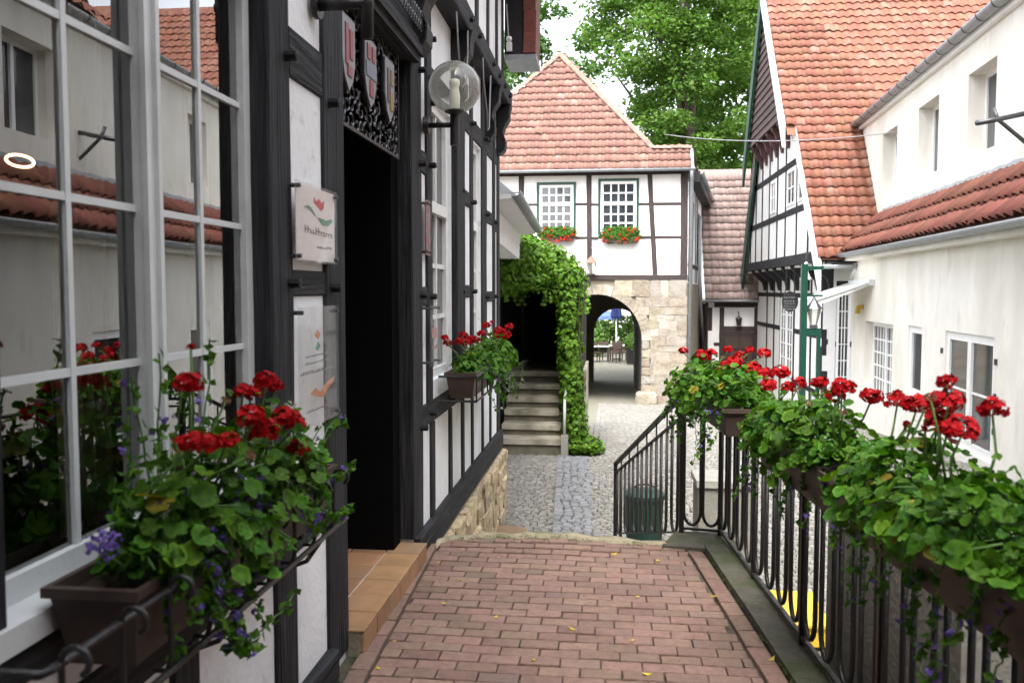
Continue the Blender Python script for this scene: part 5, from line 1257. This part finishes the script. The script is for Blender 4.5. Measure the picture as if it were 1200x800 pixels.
def geranium(name, label, p0, p1, z0, rw, hgt, nleaf, heads, seed, size=(.030, .048), side=0.0, low=-.35, nfill=500, trail=(), trailmat=None, fillsize=.016, bare=0.0, group=None):
    """bushy plant: leaf objects over a mound, flower heads on stalks, a joined undergrowth and trailing shoots"""
    r = random.Random(seed); a, b = V((*p0, z0)), V((*p1, z0)); d = (b - a).normalized(); s_ = V((d.y, -d.x, 0)); Lp = (b - a).length
    t = thing(name, label, "geranium", (a + b) / 2, group)
    ph = [r.uniform(0, 6) for _ in range(4)]
    def mound(inner):
        u = r.uniform(-.06, 1.06); th = r.uniform(low, math.pi - low)
        if u < bare: th = min(max(th, .15), math.pi - .15)
        k = r.uniform(inner, 1) ** .6
        prof = .95 + .2 * math.sin(u * 9 + ph[0]) + .14 * math.sin(u * 23 + ph[1]) + r.uniform(-.08, .22)
        edge = 1 - .5 * max(0, abs(u - .5) * 2 - .65) / .35
        o = s_ * (math.cos(th) * rw * k * edge + side) + V((0, 0, math.sin(th) * hgt * k * prof * edge))
        nn = s_ * math.cos(th) * .8 + V((0, 0, .55 + .6 * math.sin(th))) + d * (u - .5) * .6
        return a + d * (Lp * u) + o, nn
    for k in range(nleaf):
        p, nn = mound(.45)
        inst("leaf", LEAF_Y if r.random() < .022 else LEAF[k % 5], t, orient(p, nn + rnd_unit(r) * .6, size[0] + (size[1] - size[0]) * r.random() ** 1.7, r))
    mb = MB()
    lv = [([v.co.copy() for v in m_.vertices], [tuple(p.vertices) for p in m_.polygons]) for m_ in LEAF]
    for k in range(nfill):
        p, nn = mound(.05); m_ = orient(p, nn + rnd_unit(r) * 1.0, fillsize * r.uniform(.6, 1.5), r); v_, f_ = lv[k % 5]; mb.add([m_ @ v for v in v_], f_)
    st_ = MB()
    for k in range(36):
        p, nn = mound(.5); q = a + d * min(max((p - a).dot(d), 0), Lp) + s_ * r.uniform(-.05, .05)
        st_.tube([q, q.lerp(p, .5) + V((0, 0, .04)), p], .0032, 4)
    for (hx, hy, hz, hr) in heads:
        p = V((hx, hy, hz)); q = a + d * min(max((p - a).dot(d), 0), Lp) + V((0, 0, .05)); m = q.lerp(p, .6) + V((r.uniform(-.02, .02), r.uniform(-.02, .02), 0))
        st_.tube([q, m, p - V((0, 0, hr * .3))], [.004, .0034, .003], 5)
        hr *= .86; hd = inst("flower_head", HEADS_R[r.randint(0, 3)], t, Matrix.Translation(p) @ Matrix.Rotation(r.uniform(-.4, .4), 4, 'X') @ Matrix.Rotation(r.uniform(0, 6.28), 4, 'Z') @ Matrix.Diagonal((hr, hr, hr * .82, 1)))
    for k in range(4):
        h_ = r.choice(heads); p = V((h_[0] + r.uniform(-.08, .08), h_[1] + r.uniform(-.10, .10), h_[2] - r.uniform(.02, .06))); q = a + d * min(max((p - a).dot(d), 0), Lp) + V((0, 0, .05))
        st_.tube([q, q.lerp(p, .6) + V((0, 0, .02)), p], [.004, .0032, .0025], 5); inst("spent_head", SPENT, t, Matrix.Translation(p) @ Matrix.Diagonal((.014, .014, .016, 1)))
    st_.build("stems", stem_m, t, True)["kind"] = "stuff"
    fl = MB()
    for path, nl in trail:
        path = [V(p) for p in path]; tb_ = MB(); 
        seg = []
        for i in range(len(path) - 1):
            for q in range(4): seg.append(path[i].lerp(path[i + 1], q / 4) + rnd_unit(r) * .006)
        seg.append(path[-1]); tb_.tube(seg, .0022, 4); tb_.build("trailing_shoot", stem_m, t)
        for q in range(nl):
            i = r.uniform(0, len(seg) - 1.01); p = seg[int(i)].lerp(seg[int(i) + 1], i % 1)
            leafquads(mb, p + rnd_unit(r) * .012, rnd_unit(r) + V((0, 0, .6)), r.uniform(.010, .017), r)
            if r.random() < .16:
                pp = p + rnd_unit(r) * .02; n2 = rnd_unit(r)
                for e in range(4): leafquads(fl, pp + rnd_unit(r) * .006, n2 + rnd_unit(r) * .5, r.uniform(.006, .010), r)
    mb.build("undergrowth", leaf_small, t, norm=False)["kind"] = "stuff"
    if fl.v: fl.build("small_blossoms", trailmat or petal_vio, t, norm=False)["kind"] = "stuff"
    return t
def hang(r, p, n, dz, out=(0, 0, 0)):
    p = V(p); pts = [p]
    for k in range(n):
        p = p + V((r.uniform(-.025, .025) + out[0], r.uniform(-.03, .03) + out[1], -dz * r.uniform(.6, 1.2) + out[2] * (1 if k < 1 else 0))); pts.append(p)
    return pts
GRP = "geraniums in the planters hung on the terrace railing"
# right-hand planters, hung inside the railing
spans = [(1.72, 2.70, "nearest"), (2.84, 3.80, "middle"), (4.42, 5.32, "farthest")]
for i, (y0, y1, w_) in enumerate(spans):
    t = planter_box("planter", {"nearest": "brown planter box at the right edge, nearest on the terrace railing", "middle": "brown planter box in the middle of the terrace railing", "farthest": "brown planter box at the far corner of the terrace railing"}[w_],
                (rx(y0) - .115, y0), (rx(y1) - .115, y1), .955, .18, .145, group="planter boxes hung on the terrace railing")
    for yy in (y0 + .2, y1 - .2): MB().tube([P(yy, .80, -.03), P(yy, .93, -.016), P(yy, .94, .02), P(yy, .90, .032)], .007, 5).build("hook", iron, t)
R = random.Random(101)
near_h = [(.85, 2.61, 1.235, .044), (.86, 2.48, 1.24, .046), (.87, 2.35, 1.27, .036), (.87, 2.28, 1.275, .046), (.87, 2.30, 1.325, .030), (.86, 2.31, 1.215, .052), (.87, 2.20, 1.215, .052), (.89, 2.08, 1.285, .040), (.85, 2.52, 1.18, .015), (.86, 2.42, 1.245, .03)]
tr1 = [(hang(R, (rx(y) - .22 + R.uniform(-.03, .05), y, .94), R.randint(3, 6), .06, (-.008, 0, .03)), 26) for y in np.linspace(1.8, 2.72, 13)]
geranium("geranium", "large red geranium filling the nearest planter at the right edge", (rx(1.74) - .13, 1.74), (rx(2.62) - .13, 2.62), .98, .21, .165, 298, near_h, 201, (.013, .036), -.01, -.5, 800, tr1, bare=.3, group=GRP)
mid_h = [(.79, 3.28, 1.215, .038), (.81, 3.04, 1.225, .050), (.83, 2.79, 1.225, .042), (.77, 3.55, 1.18, .042), (.76, 3.68, 1.15, .040), (.75, 3.81, 1.20, .050), (.73, 3.96, 1.13, .044), (.80, 3.10, 1.19, .04)]
tr2 = [(hang(R, (rx(y) - .22 + R.uniform(-.03, .05), y, .94), R.randint(2, 5), .055, (-.008, 0, .03)), 22) for y in np.linspace(2.9, 3.85, 10)]
geranium("geranium", "red geranium with pale green leaves in the middle railing planter", (rx(2.98) - .13, 2.98), (rx(3.72) - .13, 3.72), .975, .20, .165, 270, mid_h, 202, (.013, .035), -.01, -.55, 700, tr2, group=GRP)
far_h = [(.45, 5.15, 1.20, .034), (.56, 5.15, 1.175, .050), (.61, 5.15, 1.175, .050), (.74, 5.1, 1.13, .062), (.78, 5.15, 1.17, .044), (.83, 5.1, 1.21, .036), (.90, 5.05, 1.195, .050), (.83, 5.0, 1.11, .062), (.88, 4.9, 1.09, .055), (.73, 5.0, 1.03, .030), (.71, 5.15, 1.21, .036), (.70, 4.8, 1.16, .05), (.66, 4.9, 1.13, .045)]
tr3 = [(hang(R, (rx(y) - .26 + R.uniform(-.05, .05), y, .94), R.randint(3, 7), .06, (-.01, 0, .03)), 26) for y in np.linspace(4.4, 5.35, 14)]
geranium("geranium", "red geranium spilling over the farthest railing planter at the terrace corner", (rx(4.50) - .11, 4.50), (rx(5.32) - .14, 5.32), .965, .26, .175, 298, far_h, 203, (.014, .033), -.01, -.6, 800, tr3, group=GRP)

# near window: two boxes in an iron holder
for i, (y0, y1) in enumerate(((1.52, 2.10), (2.13, 2.71))):
    planter_box("window_box", ["brown plastic flower box under the near window, its end facing the camera", "brown plastic flower box under the near window, next to the doorpost"][i], (-.988, y0), (-.988, y1), .985, .185, .165, "flower boxes under the near window")
hd = thing("box_holder", "grey iron holder with scrolls carrying the flower boxes under the near window", "holder", (-.97, 2.0, .78))
for z_, r_ in ((.965, .008), (.80, .008)): MB().tube([(-1.09, 1.20, z_), (-.87, 1.20, z_), (-.865, 1.22, z_), (-.865, 2.74, z_), (-1.09, 2.76, z_)], r_, 8).build("bar", iron, hd, True)
y = 1.24
while y < 2.75:
    sc = [(-.862 + .022 * (1 - math.cos(t)) * .9, y, .985 + .02 * math.sin(t)) for t in np.linspace(-1.2, 3.6, 9)]
    MB().tube([(-.90, y, .80), (-.872, y, .80), (-.862, y, .83), (-.862, y, .97)] + [(-.862 + .024 - .024 * math.cos(t), y, .97 + .024 * math.sin(t)) for t in np.linspace(.3, 4.2, 9)], .006, 6).build("scroll", iron, hd, True)
    y += .17
for yy in (1.25, 2.05, 2.7): MB().tube([(-1.09, yy, .62), (-.99, yy, .66), (-.90, yy, .79)], .008, 6).build("stay", iron, hd)
left_h = [(-0.93, 1.81, 1.35, 0.032), (-0.837, 1.629, 1.25, 0.03), (-0.828, 1.679, 1.24, 0.031), (-0.837, 1.791, 1.227, 0.027), (-0.93, 2.24, 1.31, 0.034), (-0.93, 2.3, 1.29, 0.026), (-0.93, 2.14, 1.29, 0.027), (-0.93, 2.09, 1.3, 0.026), (-0.828, 1.908, 1.259, 0.037), (-0.828, 1.971, 1.218, 0.039), (-0.837, 2.142, 1.227, 0.035), (-0.837, 2.232, 1.128, 0.031), (-0.95, 1.86, 1.43, 0.01), (-0.837, 2.205, 1.2, 0.031)]
trl = [([(-.90, 1.72, .99), (-.84, 1.70, .97), (-.81, 1.70, .85), (-.80, 1.76, .77), (-.79, 1.86, .74)], 60), ([(-.88, 1.76, .99), (-.83, 1.75, .94), (-.81, 1.76, .82), (-.80, 1.80, .74)], 50), ([(-.86, 1.7, .98), (-.82, 1.72, .86), (-.81, 1.74, .78), (-.79, 1.95, .77), (-.78, 2.05, .80)], 50),
       ([(-.88, 2.36, 1.0), (-.84, 2.40, 1.08), (-.83, 2.50, 1.16), (-.82, 2.60, 1.14)], 36), ([(-.88, 2.3, .98), (-.83, 2.38, .92), (-.80, 2.46, .88), (-.78, 2.50, .90)], 36), ([(-.88, 2.4, 1.0), (-.86, 2.56, 1.1), (-.85, 2.66, 1.16)], 26), ([(-.88, 2.36, 1.0), (-.80, 2.50, 1.0), (-.78, 2.58, 1.03)], 30), ([(-.92, 1.66, 1.0), (-.90, 1.62, 1.10), (-.92, 1.66, 1.22), (-.95, 1.72, 1.26)], 24), ([(-.95, 1.75, 1.0), (-.96, 1.80, 1.2), (-.97, 1.85, 1.33)], 14)]
R = random.Random(55)
trl += [(hang(R, (-.87 + R.uniform(-.04, .02), yy, 1.02), R.randint(2, 4), .05, (.008, 0, .02)), 30) for yy in np.linspace(1.70, 2.5, 12)]
trl += [([(-.92, yy, 1.0), (-.90 + R.uniform(-.03, .03), yy + R.uniform(-.04, .04), 1.08), (-.88, yy + R.uniform(-.05, .05), 1.14)], 24) for yy in np.linspace(1.62, 2.5, 12)]
trl += [(hang(R, (-.875 + R.uniform(-.03, .01), yy, 1.0), R.randint(3, 5), .05, (.007, 0, .02)), 34) for yy in np.linspace(1.60, 1.95, 9)]
for (yy, zz) in ((1.64, 1.30), (1.70, 1.38), (1.60, 1.18), (1.80, 1.42), (1.76, 1.26), (2.0, 1.44)):
    trl.append(([(-.97, yy, 1.0), (-.985, yy + R.uniform(-.02, .03), (1.0 + zz) / 2), (-.99, yy + R.uniform(-.04, .04), zz)], 26))
left_h = [(x, y, z, q * 1.22) for x, y, z, q in left_h]
geranium("geranium", "red geranium with violet trailing flowers in the boxes under the near window", (-.968, 1.60), (-.965, 2.46), 1.0, .17, .24, 290, left_h, 204, (.013, .034), .035, -.6, 500, trl, fillsize=.014)
wf = thing("white_blossom", "small cluster of white blossoms in the near window box", "flower", (-.93, 1.60, 1.0))
r = random.Random(3)
for q, c in enumerate([(-.93, 1.655, 1.13), (-.92, 1.665, 1.10), (-.94, 1.62, 1.04), (-.93, 2.42, 1.22), (-.93, 2.28, 1.24), (-.93, 1.66, 1.115)]):
    mb = MB()
    for e in range(10): leafquads(mb, V(c) + rnd_unit(r) * .012, rnd_unit(r) + V((.6, -.6, .3)), r.uniform(.006, .011), r)
    mb.tube([V(c), V((c[0], c[1] + .01, 1.0))], .002, 4); mb.build("blossom", petal_white, wf, norm=False)
vb = thing("violet_blossom", "violet blossoms leaning out at the left edge of the window box", "flower", (-.95, 1.56, .98))
vp = MB()
for e in range(60): leafquads(vp, V((-.93, 1.47, 1.09)) + rnd_unit(r) * .034 * r.random() ** .4, rnd_unit(r) + V((.5, -.6, .3)), r.uniform(.005, .009), r)
vp.build("petals", petal_vio, vb, norm=False)["kind"] = "stuff"
MB().tube([(-.93, 1.47, 1.07), (-.935, 1.52, 1.04), (-.95, 1.60, .985)], .0022, 5).build("stem", stem_m, vb)
# second window box further along the wall
planter_box("window_box", "brown flower box under the second window of the timbered house", (-.955, 5.50), (-.955, 7.45), 1.02, .2, .17)
h2 = thing("box_holder", "black iron holder under the second window's flower box", "holder", (-.95, 6.4, .83))
for z_ in (1.0, .84): MB().tube([(-1.09, 5.44, z_), (-.84, 5.44, z_), (-.84, 7.5, z_), (-1.09, 7.5, z_)], .008, 6).build("bar", iron, h2)
for yy in np.linspace(5.44, 7.5, 9): MB().tube([(-.84, yy, .84), (-.84, yy, 1.0)], .006, 6).build("upright", iron, h2)
h2l = [(-1.06, 5.50, 1.25, .032), (-1.05, 5.56, 1.21, .038), (-1.02, 5.99, 1.24, .042), (-1.02, 6.08, 1.18, .052), (-1.03, 5.89, 1.20, .040), (-1.0, 6.44, 1.18, .048), (-.96, 6.72, 1.28, .044), (-.98, 6.60, 1.22, .044), (-.94, 6.93, 1.30, .022), (-.90, 7.12, 1.21, .066), (-.87, 7.28, 1.17, .06), (-.85, 7.40, 1.24, .046), (-.93, 7.05, 1.18, .05), (-1.0, 6.15, 1.20, .05)]
R = random.Random(66)
tr4 = [(hang(R, (-.85 + R.uniform(-.03, .03), yy, 1.02), R.randint(3, 7), .06, (.01, 0, .03)), 34) for yy in np.linspace(5.9, 7.6, 20)]
geranium("geranium", "red geranium with lilac trailing flowers under the second window", (-.95, 5.62), (-.93, 7.5), 1.0, .17, .17, 290, h2l, 205, (.020, .036), .02, -.6, 700, tr4, petal_lil)

# yellow leaves fallen on the terrace
R = random.Random(88); fm = []
for k in range(3):
    mb = MB(); leafquads(mb, V((0, 0, 0)), V((0, 0, 1)), 1.0, R, .25, .5); fm.append(mb.mesh("fallen_leaf", yellow_leaf, norm=False))
for (x, y) in [(-.95, 4.72), (-.62, 4.85), (-.80, 4.1), (-.93, 3.62), (-.52, 3.95), (-.15, 3.85), (.16, 4.3), (.12, 3.75), (.17, 3.42), (.70, 3.62), (.55, 4.35), (-.93, 3.35), (-.30, 3.5), (.62, 3.3), (-.78, 4.45), (.30, 4.9), (.05, 5.0), (.73, 4.0), (.80, 3.5), (-.85, 4.98)]:
    o = inst("fallen_leaf", fm[R.randint(0, 2)], None, orient(V((x, y, .010)), V((R.uniform(-.3, .3), R.uniform(-.3, .3), 1)), R.uniform(.012, .026), R))
    tag(o, "small yellow fallen leaf lying on the terrace bricks", "leaf", "yellow leaves fallen on the terrace")
